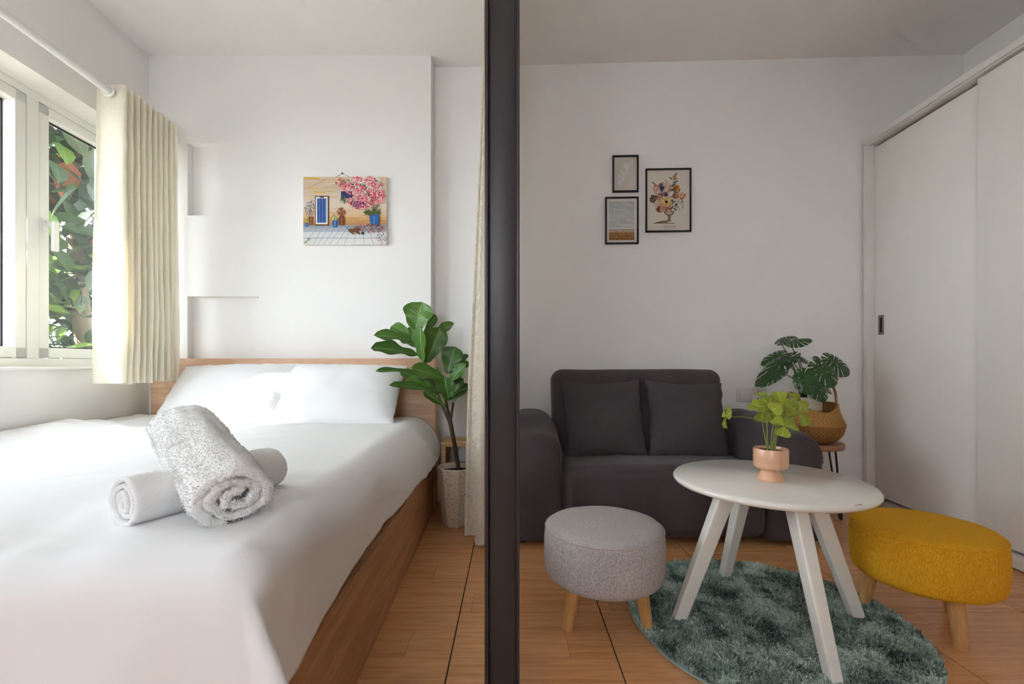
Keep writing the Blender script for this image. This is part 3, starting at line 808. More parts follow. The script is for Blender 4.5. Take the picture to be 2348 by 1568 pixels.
for y, w in ((1140, 6), (1250, 8), (1050, 10)): A.line([PX(310, y + 4), PX(800, y), PX(1200, y + 5), PX(1735, y)], w / 1137 * PH, lin((120, 134, 146)))
for x0, x1 in ((550, 330), (640, 480), (745, 560), (860, 660), (960, 760), (1060, 880), (1130, 1010), (1230, 1170), (1320, 1350), (1420, 1510), (1560, 1660), (1680, 1800)):
    pts_ = [PX(x0 + (x1 - x0) * k / 4, 1070 + 290 * k / 4) for k in range(5)]
    A.line([p for p in pts_ if p[0] < PW], 0.0024, lin((132, 142, 150)))
prect(505, 545, 750, 1045, lin((104, 66, 36))); prect(520, 562, 724, 1022, lin((226, 222, 218))); prect(545, 588, 702, 996, lin((46, 84, 150)))
for k in range(6):
    x = 562 + k * 25; A.line([PX(x, 592), PX(x + ra.uniform(-3, 3), 780), PX(x, 992)], 0.0028, lin((96, 140, 196) if k % 2 else (34, 58, 116)))
A.line([PX(590, 575), PX(625, 566), PX(662, 575)], 0.006, lin((28, 20, 20)))
prect(955, 468, 1150, 588, lin((38, 58, 110)))
for k in range(4): A.line([PX(958, 490 + k * 26), PX(1148, 490 + k * 26)], 0.0014, lin((24, 32, 66)))
def pot(pts_, c, hi):
    A.poly([PX(*p) for p in pts_], c); xs_ = [p[0] for p in pts_]; ys_ = [p[1] for p in pts_]
    cx = sum(xs_) / len(xs_); A.line([PX(cx - 8, min(ys_) + 18), PX(cx - 6, max(ys_) - 14)], 0.008, hi)
pot([(395, 895), (488, 895), (478, 1035), (408, 1035)], lin((124, 74, 34)), lin((164, 104, 54)))
pot([(335, 1000), (392, 1000), (396, 1035), (385, 1062), (345, 1062), (335, 1035)], lin((44, 104, 166)), lin((90, 150, 200)))
pot([(808, 955), (902, 955), (908, 1010), (898, 1070), (820, 1074), (806, 1010)], lin((36, 88, 150)), lin((92, 150, 204)))
pot([(918, 900), (950, 880), (1000, 880), (1022, 900), (1028, 960), (1022, 1040), (922, 1040), (912, 960)], lin((112, 62, 26)), lin((156, 98, 50)))
def dabs(n, cx, cy, ax, ay, cols, size, lo=0.5):
    for _ in range(n):
        r_ = math.sqrt(ra.random()); t = ra.uniform(0, 6.283)
        p = PX(cx + ax * r_ * math.cos(t), cy + ay * r_ * math.sin(t))
        if 0 < p[0] < PW and 0 < p[1] < PH: A.ell(p[0], p[1], size * ra.uniform(.7, 1.4), size * ra.uniform(.4, .7), ra.choice(cols), ra.uniform(0, 3.14), 6)
GRN = [lin((70, 98, 44)), lin((108, 130, 60)), lin((52, 72, 38))]
dabs(150, 420, 760, 92, 130, [lin((92, 78, 120)), lin((200, 192, 210)), lin((66, 56, 88)), lin((130, 140, 84)), lin((226, 222, 226))], 0.0042)
dabs(30, 362, 965, 34, 36, [lin((208, 186, 50)), lin((120, 140, 44))], 0.004)
dabs(60, 850, 915, 60, 42, [lin((232, 230, 206)), lin((200, 200, 110)), lin((84, 104, 48))], 0.0038)
dabs(110, 965, 815, 78, 72, [lin((164, 62, 46)), lin((120, 50, 34)), lin((92, 96, 46)), lin((190, 90, 66))], 0.004)
for pts_ in ([(1520, 870), (1480, 700), (1420, 520), (1330, 360)], [(1520, 870), (1400, 790), (1230, 720), (1050, 620)], [(1520, 870), (1500, 640), (1540, 420)], [(1520, 860), (1600, 640), (1690, 480)], [(1480, 700), (1300, 560), (1180, 420), (1000, 360)]):
    A.line([PX(*p) for p in pts_], 0.004, lin((74, 50, 36)), 0.0015)
for cx, cy, ax, ay, n in ((1060, 340, 130, 60, 60), (1250, 650, 260, 70, 60), (1480, 560, 120, 110, 60), (1430, 820, 80, 40, 40), (1580, 790, 60, 90, 40), (1000, 610, 60, 60, 40), (1550, 320, 50, 40, 20), (1330, 400, 60, 60, 30)):
    dabs(n, cx, cy, ax, ay, GRN, 0.0046)
PK = [lin((206, 62, 76)), lin((222, 98, 112)), lin((238, 150, 160)), lin((242, 196, 198)), lin((190, 44, 58)), lin((232, 124, 138)), lin((236, 210, 208))]
for cx, cy, ax, ay, n in ((1230, 280, 95, 60, 80), (1450, 300, 100, 85, 110), (1030, 370, 120, 65, 90), (1180, 440, 170, 90, 130), (1350, 520, 200, 110, 190), (1560, 470, 120, 120, 130), (1640, 540, 80, 80, 80), (1230, 640, 190, 70, 130), (1420, 650, 160, 90, 130), (1600, 640, 90, 50, 50), (1300, 740, 150, 35, 60), (1600, 360, 50, 60, 30), (920, 320, 50, 60, 24)):
    dabs(n, cx, cy, ax, ay, PK, 0.0052)
dabs(70, 1250, 700, 130, 50, [lin((112, 60, 120)), lin((70, 40, 90)), lin((150, 90, 140))], 0.0045)
pot([(1440, 860), (1620, 860), (1604, 1000), (1598, 1050), (1485, 1054), (1462, 1000)], lin((36, 92, 158)), lin((76, 140, 196)))
dabs(70, 1480, 840, 130, 40, GRN, 0.0042)
dabs(170, 1450, 1100, 280, 70, [lin((190, 76, 90)), lin((230, 150, 164)), lin((98, 54, 46)), lin((70, 70, 48)), lin((150, 60, 70))], 0.0042)
dabs(26, 1650, 1240, 90, 110, [lin((150, 70, 60)), lin((210, 110, 116)), lin((60, 50, 42))], 0.0042)
BR = lin((104, 64, 24))       # small running dog with a ball
A.poly([PX(*p) for p in ((1090, 1115), (1140, 1102), (1205, 1105), (1215, 1080), (1250, 1075), (1292, 1105), (1255, 1125), (1250, 1140), (1300, 1188), (1280, 1202), (1215, 1170), (1160, 1165), (1195, 1200), (1160, 1198), (1120, 1165), (1100, 1160))], BR)
A.line([PX(1095, 1130), PX(1080, 1105), PX(1068, 1075)], 0.004, lin((64, 40, 20))); A.ell(*PX(1337, 1180), 0.0085, 0.0085, lin((20, 20, 28)))
for pts_ in ([(330, 1350), (355, 1310), (370, 1345), (385, 1290)], [(390, 1275), (430, 1270), (405, 1295), (425, 1310)]): A.line([PX(*p) for p in pts_], 0.0035, lin((104, 128, 44)))
A.build('painted_scene', PAINTM, paint, (0, -0.0203, 0))
tube('hanging_string', [(0.190, -0.012, PH), (0.234, -0.008, PH + 0.026), (0.282, -0.012, PH)], 0.0012, STEMB, paint, 6)
lathe('nail', [(0.0, 0.0), (0.0045, 0.0), (0.0045, 0.004), (0.002, 0.004), (0.002, 0.014)], BLACK, paint, 12, None, True, True).location = (0.234, -0.012, PH + 0.026)
bpy.data.objects['nail'].rotation_euler = (R(-90), 0, 0)

# ---- framed prints over the sofa
BA = math.atan(-0.037)
def framed(label, x0, x1, z0, z1, fw=0.0095):
    xc = (x0 + x1) / 2; w = x1 - x0; h = z1 - z0
    t = thing('picture_frame', label, 'picture', (xc, bw(xc) - 0.001, z0), BA)
    box('frame', [(-w / 2, w / 2, -0.018, 0, 0, fw), (-w / 2, w / 2, -0.018, 0, h - fw, h), (-w / 2, -w / 2 + fw, -0.018, 0, fw, h - fw), (w / 2 - fw, w / 2, -0.018, 0, fw, h - fw)], FRAMEB, t, 0.0008, 1)
    box('backing', (-w / 2 + 0.003, w / 2 - 0.003, -0.006, -0.001, 0.003, h - 0.003), WHITEPLASTIC, t, 0)
    return t, w, h
def wallspan(px0, px1, py0, py1):   # wall extents measured on the back wall (metres)
    xm = ((px0 + px1) / 2 - 1174) / 1043 * 2.83; d = bw(xm)
    return (px0 - 1174) / 1043 * d, (px1 - 1174) / 1043 * d, CAM_H + (832 - py1) / 1043 * d, CAM_H + (832 - py0) / 1043 * d
# white feather print
t, w, h = framed('small black frame with a pale feather print', *(0.629, 0.790, 1.951, 2.180))
A = Art(); A.rect(-w / 2 + .006, .006, w / 2 - .006, h - .006, lin((205, 199, 190)))
for k in range(240):
    s = ra.random(); cx = -0.035 + 0.075 * s; cz = 0.045 + 0.15 * s; L = 0.030 * math.sin(math.pi * min(1, s * .9 + .12)) + .006; sg = ra.choice((-1, 1))
    A.line([(cx, cz), (cx + sg * L * 0.5, cz + L * 0.8), (cx + sg * L * 0.75, cz + L * 1.0)], 0.0011, ra.choice([lin((240, 237, 234)), lin((232, 229, 225)), lin((190, 184, 178))]))
A.line([(-0.046, 0.03), (0.04, 0.195)], 0.0014, lin((228, 224, 220))); A.build('print', PRINTM, t, (0, -0.0062, 0))
# prairie landscape with white mount
t, w, h = framed('black frame with a prairie landscape print in white mount', *(0.584, 0.790, 1.627, 1.921))
A = Art(); A.rect(-w / 2 + .006, .006, w / 2 - .006, h - .006, lin((222, 217, 211)))
x0, x1, z0, z1 = -w / 2 + .024, w / 2 - .024, .026, h - .026; zh = z0 + (z1 - z0) * 0.27
A.grad(x0, zh, x1, z1, lin((206, 202, 200)), lin((176, 184, 184)))
for k in range(90):
    z = ra.uniform(zh + .012, z1 - .005); xa = ra.uniform(x0, x1 - .03); xb = min(x1, xa + ra.uniform(.02, .07)); d = -(xb - xa) * 0.22 * (z - zh) / (z1 - zh)
    z = max(z, zh + 0.02); A.line([(xa, z), (xb, max(zh + .008, z + d))], ra.uniform(.002, .006), ra.choice([lin((166, 176, 174)), lin((196, 196, 194)), lin((182, 188, 186)), lin((206, 202, 200))]))
A.rect(x0, zh - .004, x1, zh, lin((84, 78, 66))); A.grad(x0, zh - .022, x1, zh - .003, lin((170, 138, 104)), lin((202, 184, 164))); A.grad(x0, z0, x1, zh - .02, lin((122, 78, 40)), lin((160, 112, 66)))
for k in range(240): A.ell(ra.uniform(x0 + .004, x1 - .004), ra.uniform(z0 + .003, zh - .012), .004 * ra.uniform(.5, 1), .0018, ra.choice([lin((176, 126, 78)), lin((110, 68, 34)), lin((146, 98, 54)), lin((190, 150, 104))]))
A.build('print', PRINTM, t, (0, -0.0062, 0))
# botanical vase poster
t, w, h = framed('largest black frame with a botanical vase of flowers poster', *(0.834, 1.114, 1.699, 2.094), 0.0085)
A = Art(); A.rect(-w / 2 + .006, .006, w / 2 - .006, h - .006, lin((214, 206, 194)))
def B(x, y): return ((x - 1047) / 626 * w, (1207 - y) / 887 * h)
def BL(L): return L / 626 * w
A.poly([B(*p) for p in ((825, 1085), (900, 1060), (1000, 1042), (1060, 1040), (1060, 1060), (990, 1084))], lin((124, 104, 82))); A.rect(*B(985, 1090), *B(1135, 1074), lin((150, 138, 122)))
A.poly([B(*p) for p in ((990, 910), (1135, 910), (1125, 950), (1085, 978), (1085, 1010), (1075, 1030), (1098, 1045), (1060, 1062), (1000, 1060), (1040, 1035), (1045, 1010), (1035, 978), (1000, 945))], lin((134, 116, 90)))
A.poly([B(*p) for p in ((1010, 915), (1110, 915), (1100, 940), (1070, 955), (1030, 950))], lin((196, 186, 170)))
def bleaf(x, y, L, ang, c): A.ell(*B(x, y), BL(L), BL(L * .28), c, ang, 8)
for _ in range(170):
    a_ = ra.uniform(0, 6.28); r_ = math.sqrt(ra.random()); bleaf(1040 + 190 * r_ * math.cos(a_), 740 + 190 * r_ * math.sin(a_), ra.uniform(16, 34), ra.uniform(0, 3.14), ra.choice([lin((86, 92, 68)), lin((112, 118, 92)), lin((74, 72, 54)), lin((140, 140, 118))]))
for x, y, L, g in ((845, 520, 34, -.6), (880, 545, 30, -.7), (1155, 400, 30, 1.3), (1085, 455, 32, -.8), (1150, 465, 28, .4), (1150, 505, 40, .4), (1120, 545, 40, .5), (1240, 780, 30, -1.2), (890, 885, 24, .3), (1170, 880, 40, .9), (1130, 870, 40, -1)): bleaf(x, y, L, g, lin((92, 102, 78)))
A.line([B(1110, 560), B(1120, 490), B(1135, 400)], .002, lin((96, 104, 84)))
def bloom(x, y, r_, cols, n=11):
    r_ *= 1.22; A.ell(*B(x, y), BL(r_ * .62), BL(r_ * .62), cols[0])
    for k in range(n * 2):
        a_ = 6.283 * k / n + ra.uniform(-.2, .2); q = r_ * (0.62 if k < n else 0.32)
        p = B(x + q * math.cos(a_), y + q * math.sin(a_)); A.ell(p[0], p[1], BL(r_ * .42), BL(r_ * .24), ra.choice(cols), -a_, 8)
WHT = [lin((222, 214, 206)), lin((196, 186, 178)), lin((170, 156, 150)), lin((226, 206, 196))]; RED = [lin((150, 66, 54)), lin((176, 104, 84)), lin((204, 160, 140)), lin((120, 70, 58))]
ORG = [lin((190, 112, 48)), lin((206, 136, 70)), lin((164, 88, 36)), lin((214, 170, 110))]; DRK = [lin((92, 80, 74)), lin((122, 110, 102)), lin((70, 60, 56))]; PIN = [lin((206, 170, 150)), lin((222, 198, 180)), lin((170, 130, 112)), lin((186, 168, 150))]; BLU = [lin((74, 76, 96)), lin((102, 106, 122)), lin((58, 58, 74))]
for x, y, r_, c in ((890, 600, 50, RED), (890, 610, 36, PIN), (1010, 525, 42, PIN), (1035, 595, 50, PIN), (1160, 600, 46, ORG), (1110, 640, 38, DRK), (940, 690, 56, WHT), (940, 690, 36, RED), (1090, 690, 50, WHT), (1145, 700, 36, RED), (850, 740, 52, DRK), (1235, 700, 44, ORG), (1225, 695, 30, PIN), (915, 790, 48, ORG), (900, 800, 44, PIN), (930, 880, 44, RED), (975, 880, 36, PIN), (1050, 885, 42, RED), (1150, 830, 36, WHT), (1200, 850, 48, WHT), (960, 590, 30, BLU), (945, 540, 20, BLU), (1012, 680, 28, BLU), (1155, 828, 18, BLU), (1130, 440, 22, ORG)): bloom(x, y, r_, c)
bloom(1020, 785, 58, [lin((222, 190, 110)), lin((230, 204, 136)), lin((204, 164, 80))], 14); A.ell(*B(1022, 785), BL(20), BL(22), lin((52, 34, 26)))
for k in range(22): A.rect(*B(985 + k * 6.8, 1160), *B(985 + k * 6.8 + ra.uniform(3, 6), 1154), lin((128, 120, 112)))
A.build('print', PRINTM, t, (0, -0.0062, 0))
cu = bpy.data.curves.new('caption', 'FONT'); cu.body = 'Helianthus et tulips'; cu.size = 0.0125; cu.shear = 0.45; cu.align_x = 'CENTER'; cu.extrude = 0
tmpo = bpy.data.objects.new('caption_src', cu); C.objects.link(tmpo)
dg = bpy.context.evaluated_depsgraph_get(); cme = bpy.data.meshes.new_from_object(tmpo.evaluated_get(dg)); bpy.data.objects.remove(tmpo)
for v in cme.vertices: v.co = Vector((v.co.x * 0.82, -v.co.z, v.co.y))
cap = link('caption', cme, BLACK, t, False, 'small black italic caption'); cx_, cz_ = B(1060, 1136); cap.location = (cx_, -0.0095, cz_)

# ------------------------------------------------------------------ fiddle-leaf plant, wooden stool, lace curtain
def orient(base, tip, normal):
    y = (Vector(tip) - Vector(base)); L = y.length; y.normalize()
    n = Vector(normal); n = (n - y * n.dot(y)).normalized(); x = y.cross(n).normalized()
    return Matrix((x, y, n)).transposed().to_4x4(), L
def fiddle_leaf_me(L, W, seed):
    def f(u, v):
        s = u * 2 - 1
        prof = (v ** 0.42) * max(0, 1 - v ** 6) ** 0.55 * (0.72 + 0.28 * sm(0.2, 0.7, v)) if v > 0 else 0
        w = W / 2 * prof
        z = 0.28 * abs(s) * w - 0.16 * L * v * v + 0.045 * W * math.sin(v * 15 + seed) * s * s * (1 if s > 0 else -1) + 0.05 * W * nz(v * 4, s * 2, seed) * abs(s)
        return (s * w, L * v, z)
    me = surf_me('leaf', f, 8, 16, False); L_ = me.uv_layers.new(name='UVMap')
    uvs = [(i / 8 * 2 - 1, j / 16) for i in range(9) for j in range(17)]
    for lp in me.loops: L_.data[lp.index].uv = uvs[lp.vertex_index]
    return me
FIDDLE = [
    ((-0.224, -0.04, 1.04), (-0.196, -0.06, 1.188), 0.146, (-0.1, -1, 0.25)), ((-0.237, -0.01, 1.027), (-0.355, 0.02, 1.092), 0.062, (-0.2, -0.8, 0.6)),
    ((-0.233, -0.03, 1.007), (-0.393, -0.1, 1.045), 0.070, (0.1, -0.75, 0.7)), ((-0.201, -0.06, 0.924), (-0.386, -0.14, 0.981), 0.092, (0.15, -0.7, 0.75)),
    ((-0.169, -0.08, 0.884), (-0.187, -0.17, 1.034), 0.087, (-0.5, -0.9, 0.3)), ((-0.159, -0.06, 0.884), (-0.089, -0.1, 1.04), 0.107, (0.3, -1, 0.15)),
    ((-0.187, 0.0, 1.037), (-0.129, 0.03, 1.139), 0.043, (0.5, -0.8, 0.3)), ((-0.141, 0.0, 1.028), (-0.047, 0.03, 1.11), 0.048, (-0.2, -0.8, 0.6)),
    ((-0.154, -0.06, 0.818), (-0.361, -0.14, 0.87), 0.046, (0.1, -0.45, 0.9)), ((-0.043, -0.08, 0.791), (-0.172, -0.18, 0.86), 0.077, (0.1, -0.85, 0.55)),
    ((-0.049, -0.04, 0.827), (-0.017, -0.05, 0.952), 0.108, (-0.15, -1, 0.2)), ((-0.037, -0.06, 0.772), (0.033, -0.1, 0.866), 0.065, (-0.5, -0.9, 0.3)),
    ((-0.033, 0.0, 0.853), (0.039, 0.02, 0.927), 0.039, (0.1, -0.7, 0.7)), ((-0.04, 0.0, 0.817), (0.046, 0.0, 0.884), 0.053, (-0.3, -0.8, 0.5)),
    ((-0.054, -0.04, 0.717), (-0.279, -0.14, 0.793), 0.055, (0.2, -0.6, 0.8)), ((-0.106, 0.02, 0.744), (-0.285, 0.02, 0.843), 0.063, (0.1, -0.7, 0.7)),
    ((-0.095, -0.02, 0.732), (-0.247, -0.04, 0.799), 0.066, (0.1, -0.7, 0.7)), ((-0.034, -0.08, 0.684), (-0.051, -0.14, 0.784), 0.092, (-0.2, -1, 0.3)),
    ((-0.028, -0.06, 0.687), (0.022, -0.08, 0.787), 0.051, (-0.6, -0.8, 0.2)), ((-0.056, -0.06, 0.643), (-0.142, -0.1, 0.728), 0.051, (0.3, -0.8, 0.5)),
    ((-0.025, -0.04, 0.669), (0.05, -0.04, 0.761), 0.052, (-0.2, -0.8, 0.6)), ((-0.212, 0.02, 0.961), (-0.274, 0.06, 1.08), 0.073, (0, -1, 0.2)),
    ((-0.153, 0.0, 0.925), (-0.12, 0.02, 1.022), 0.082, (0.1, -1, 0.2)), ((-0.088, 0.0, 0.769), (-0.141, 0.0, 0.841), 0.072, (0, -0.9, 0.4)),
]
fid = thing('fiddle_leaf_plant', 'fiddle-leaf plant in a faceted speckled pot beside the bed', 'plant', (-0.30, 2.5, 0))
lathe('pot', [(0.0, 0.0), (0.074, 0.0), (0.078, 0.006), (0.116, 0.312), (0.114, 0.318), (0.104, 0.318), (0.100, 0.285), (0.0, 0.285)], TERRAZZO, fid, 8, None, sharp=15).rotation_euler = (0, 0, R(10))
lathe('soil', [(0.0, 0.290), (0.05, 0.292), (0.098, 0.286)], SOIL, fid, 16)
tube('trunk', [(0.012, -0.01, 0.27), (-0.01, -0.015, 0.42), (-0.042, -0.02, 0.585)], [0.011, 0.011, 0.013], STEMB, fid, 10)
for a, b, c in (((-0.045, -0.02, 0.57), (-0.10, -0.03, 0.70), (-0.175, -0.05, 0.90)), ((-0.04, -0.02, 0.57), (-0.06, -0.03, 0.68), (-0.055, -0.04, 0.80)), ((-0.036, -0.02, 0.57), (-0.02, -0.03, 0.66), (-0.035, -0.03, 0.78)), ((-0.175, -0.05, 0.90), (-0.21, -0.03, 0.98), (-0.22, -0.03, 1.05))):
    tube('stem', [a, b, c], [0.008, 0.007, 0.005], STEMB, fid, 8)
rf = random.Random(12)
for cx_, cz_, nfl in ((-0.075, 0.76, 7), (-0.195, 0.97, 4)):
    for q in range(nfl):
        a = rf.uniform(0, 6.283); b_ = (cx_ + 0.02 * math.cos(a), -0.02 + 0.02 * math.sin(a), cz_ + rf.uniform(-0.05, 0.05)); Lr = rf.uniform(0.09, 0.14)
        FIDDLE.append((b_, (b_[0] + Lr * math.cos(a) * 0.9, b_[1] + Lr * math.sin(a) * 0.6, b_[2] + Lr * rf.uniform(0.3, 0.8)), rf.uniform(0.055, 0.08), (0.0, -0.6, 0.8)))
for k, (b, tp, wd, nm) in enumerate(FIDDLE):
    M_, L = orient(b, tp, nm); o = link('leaf', fiddle_leaf_me(L * 1.16, wd * 1.42, k * 1.7), FIDL, fid)
    o.matrix_local = Matrix.Translation(b) @ M_

st = thing('wooden_stool', 'small pale wooden stool behind the speckled plant pot', 'stool', (-0.27, 2.72, 0))
box('seat', (-0.14, 0.14, -0.10, 0.10, 0.400, 0.428), STOOLW, st, 0.005)
for sx in (-1, 1):
    for sy in (-1, 1): box('leg', (sx * 0.126 - 0.014, sx * 0.126 + 0.014, sy * 0.085 - 0.014, sy * 0.085 + 0.014, 0, 0.40), STOOLW, st, 0.002)
for sy in (-1, 1): box('stretcher', (-0.112, 0.112, sy * 0.085 - 0.008, sy * 0.085 + 0.008, 0.15, 0.18), STOOLW, st, 0.002)

LC = (-0.13, 2.45, 0.02)
lace = thing('lace_curtain', 'full-height ivory lace curtain gathered beside the dark post', 'curtain', LC)
def lacef(u, v):      # u along the gather (near end first), v from the ceiling down
    th = u * 7 * 2 * math.pi; flare = sm(0.0, 1.0, v)
    y = 2.19 + 0.60 * u + 0.012 * math.sin(th * 2)
    amp = (0.028 + 0.045 * flare) * (1 - 0.45 * u); s = math.sin(th + 0.3 * nz(u * 5, v * 2))
    x = -0.115 - 0.02 * flare + amp * s + 0.008 * nz(u * 20, v * 5, 3) * flare - 0.045 * flare * math.exp(-((u - 0.16) / 0.08) ** 2)
    return (x - LC[0], y - LC[1] + 0.006 * nz(u * 12, v * 4) * flare, 2.755 - v * 2.725 - LC[2])
link('fabric', surf_me('fabric', lacef, 260, 60, True, 0, 1, 0, 1), LACE, lace)
def flap(u, v):       # scalloped leading edge that hangs in front
    flare = sm(0.0, 1.0, v); x0 = -0.120 - 0.050 * flare; z = 2.755 - v * 2.738
    sc = 0.009 * abs(math.sin(z * 44)) * (1 - u) ** 2
    x = x0 - sc + 0.115 * u; y = 2.165 + 0.010 * math.sin(u * 9 + v * 3) * flare + 0.02 * u
    return (x - LC[0], y - LC[1], z - LC[2] + 0.0)
link('scalloped_border', surf_me('scalloped_border', flap, 14, 340), LACE, lace)
box('ceiling_track', (-0.02, 0.02, -1.4, 0.40, 2.728, 2.748), UPVC, lace)

# dark aluminium post of the partition (channel profile facing the camera)
post = thing('partition_post', 'tall charcoal aluminium partition post between bedroom and living area', 'post', (-0.02, 1.05, 0), 0, None, 'structure')
PZ = CEIL_Z - 0.001
box('web', (-0.0335, 0.030, -0.012, 0.075, 0, PZ), POSTM, post, 0.001)
box('flange', (-0.0415, -0.0335, -0.030, 0.075, 0, PZ), POSTM, post, 0.0012)
box('flange', (0.030, 0.0372, -0.022, 0.075, 0, PZ), POSTM, post, 0.0012)

# ------------------------------------------------------------------ sofa and cushions
SO = (0.74, 2.48, 0)
sofa = thing('sofa', 'small dark charcoal two-seat sofa with rounded arms', 'sofa', SO)
def wob(amp, f, seed): return lambda p, n: p + n * (amp * nz(p.x * f, p.y * f, p.z * f + seed))
def seatfn(p, n):
    q = p + n * (0.004 * nz(p.x * 5, p.y * 5, p.z * 5) )
    if n.z > 0.5: q.z += 0.012 * (1 - (p.x / 0.5) ** 2) + 0.004 * nz(p.x * 9 + p.y * 4, p.y * 14, 2)
    if n.y < -0.5: q.y -= 0.012 * math.sin(math.pi * min(1, max(0, (p.z + .17) / .34)))
    return q
link('seat', rbox_me('seat', 0.985, 0.46, 0.345, 0.055, 18, 6, seatfn, (0.738 - SO[0], 2.415 - SO[1], 0.205)), SOFA, sofa)
o = link('backrest', rbox_me('backrest', 0.985, 0.19, 0.62, 0.065, 14, 6, wob(0.004, 5, 3)), SOFA, sofa)
o.location = (0.725 - SO[0], 2.685 - SO[1], 0.535); o.rotation_euler = (R(-4), 0, 0)
def arm_me(w, y0, y1, hf, hb):
    def f(u, v):
        th = math.pi * u
        cx, sx = math.cos(th), math.sin(th)
        y = y0 + (y1 - y0) * v; h = hf + (hb - hf) * sm(0.0, 0.6, v)
        cap_ = 0.06; e = (y - y0); ins = 0 if e > cap_ else 0.030 * (1 - math.sqrt(max(0, 1 - (1 - e / cap_) ** 2)))
        r = w / 2 - ins; zb = h - w * 0.46
        ex = 2 / 2.5
        if u < 0.18: return (-r * 1.0, y, 0.03 + (zb - 0.03) * u / 0.18)
        if u > 0.82: return (r, y, 0.03 + (zb - 0.03) * (1 - u) / 0.18)
        t = math.pi * (1 - (u - 0.18) / 0.64); c, s = math.cos(t), math.sin(t)
        return (math.copysign(abs(c) ** ex, c) * r, y, zb + abs(s) ** ex * (h - ins - zb) + 0.003 * nz(u * 6, v * 5))
    me = surf_me('arm', f, 60, 40, False)
    # front cap
    bm = bmesh.new(); bm.from_mesh(me); bm.verts.ensure_lookup_table()
    ringv = [bm.verts[i * 41] for i in range(61)]; ringb = [bm.verts[i * 41 + 40] for i in range(61)]
    c = bm.verts.new((0, y0 - 0.012, hf * 0.45))
    for i in range(60): bm.faces.new([ringv[i], ringv[i + 1], c])
    bm.faces.new([ringv[60], ringv[0], c]); bm.faces.new(list(reversed(ringb)))
    bmesh.ops.recalc_face_normals(bm, faces=bm.faces[:]); bm.to_mesh(me); bm.free(); return me
for xc in (0.107, 1.368):
    o = link('arm', arm_me(0.284, 2.185 - SO[1], 2.79 - SO[1], 0.545, 0.605), SOFA, sofa); o.location.x = xc - SO[0]; sharp_by_angle(o.data, 50)
    def seam(u):
        t = math.pi * (1 - u); c, s = math.cos(t), math.sin(t); return (math.copysign(abs(c) ** .8, c) * 0.128, 0, 0.40 + abs(s) ** .8 * 0.122)
    tube('seam', [(xc - SO[0] + seam(k / 24)[0], 2.189 - SO[1] , seam(k / 24)[2]) for k in range(25)], 0.0022, SOFA, sofa, 6)
for x in (0.05, 0.40, 1.08, 1.42):
    for y in (2.26, 2.70): lathe('foot', [(0.02, 0), (0.024, 0.032)], BLACK, sofa, 12, None, True, True).location = (x - SO[0], y - SO[1], 0)
for x, z, lab, sd, tw in ((0.504, 0.565, 'square charcoal scatter cushion on the sofa near the dark post', 2.0, -2.0), (0.962, 0.562, 'square charcoal scatter cushion on the sofa near the wall sockets', 8.0, 2.5)):
    c = link('scatter_cushion', pillow_me('scatter_cushion', 0.44, 0.43, 0.155, sd, 36, 0.075, 0.008), CUSH)
    c.location = (x, 2.505, z + 0.012); c.rotation_euler = (R(-17), R(tw), R(-1.5 if sd < 5 else 2)); tag(c, lab, 'cushion', 'charcoal sofa cushions')

# ------------------------------------------------------------------ switch and socket
def plate(name, label, xc, kind):
    t = thing(name, label, kind, (xc, bw(xc), 0.686), BA)
    box('plate', (-0.0450, 0.0450, -0.012, 0, -0.0425, 0.0425), WHITEPLASTIC, t, 0.003)
    return t
t = plate('light_switch', 'square white rocker light switch on wall above sofa arm', 1.438, 'switch')
box('rocker', (-0.028, 0.028, -0.018, -0.010, -0.028, 0.030), WHITEPLASTIC, t, 0.002)
t = plate('wall_socket', 'square white wall socket with two pin holes pairs', 1.530, 'socket')
for dx in (-0.008, 0.012):
    for dz in (0.020, -0.020):
        o = lathe('pin_hole', [(0.0, 0), (0.0034, 0.0), (0.0034, 0.002)], BLACK, t, 12, None, False, True); o.location = (dx, -0.0123, dz); o.rotation_euler = (R(-90), 0, 0)

# ------------------------------------------------------------------ side table, basket, monstera
ST = (1.695, 2.575, 0)
side = thing('side_table', 'round wooden side table on black hairpin legs behind the sofa arm', 'side table', ST)
lathe('table_top', [(0.0, 0.410), (0.150, 0.410), (0.156, 0.416), (0.156, 0.434), (0.152, 0.440), (0.0, 0.440)], SIDEW, side, 56)
for k in range(3):
    a = R(-8 + 120 * k); ca, sa = math.cos(a), math.sin(a)
    def hp(r, s, z): return (r * ca - s * sa, r * sa + s * ca, z)
    tube('hairpin_leg', [hp(0.105, -0.036, 0.41), hp(0.13, -0.024, 0.2), hp(0.150, -0.012, 0.02), hp(0.152, -0.006, 0.006), hp(0.152, 0.006, 0.006), hp(0.150, 0.012, 0.02), hp(0.13, 0.024, 0.2), hp(0.105, 0.036, 0.41)], 0.0052, BLACK, side, 8)
bask = thing('belly_basket', 'woven seagrass belly basket with folded rim on the side table', 'basket', (1.695, 2.575, 0.440))
prof = [(0.0, 0.002), (0.05, 0.0), (0.098, 0.004), (0.126, 0.022), (0.146, 0.05), (0.156, 0.085), (0.160, 0.104), (0.157, 0.112), (0.151, 0.122), (0.142, 0.145), (0.134, 0.175), (0.130, 0.205), (0.128, 0.222)]
def dense(pr, k):
    out = []
    for (a, b), (c, d) in zip(pr[:-1], pr[1:]):
        for i in range(k): out.append((a + (c - a) * i / k, b + (d - b) * i / k))
    return out + [pr[-1]]
pd = dense(prof, 7); NB = 200
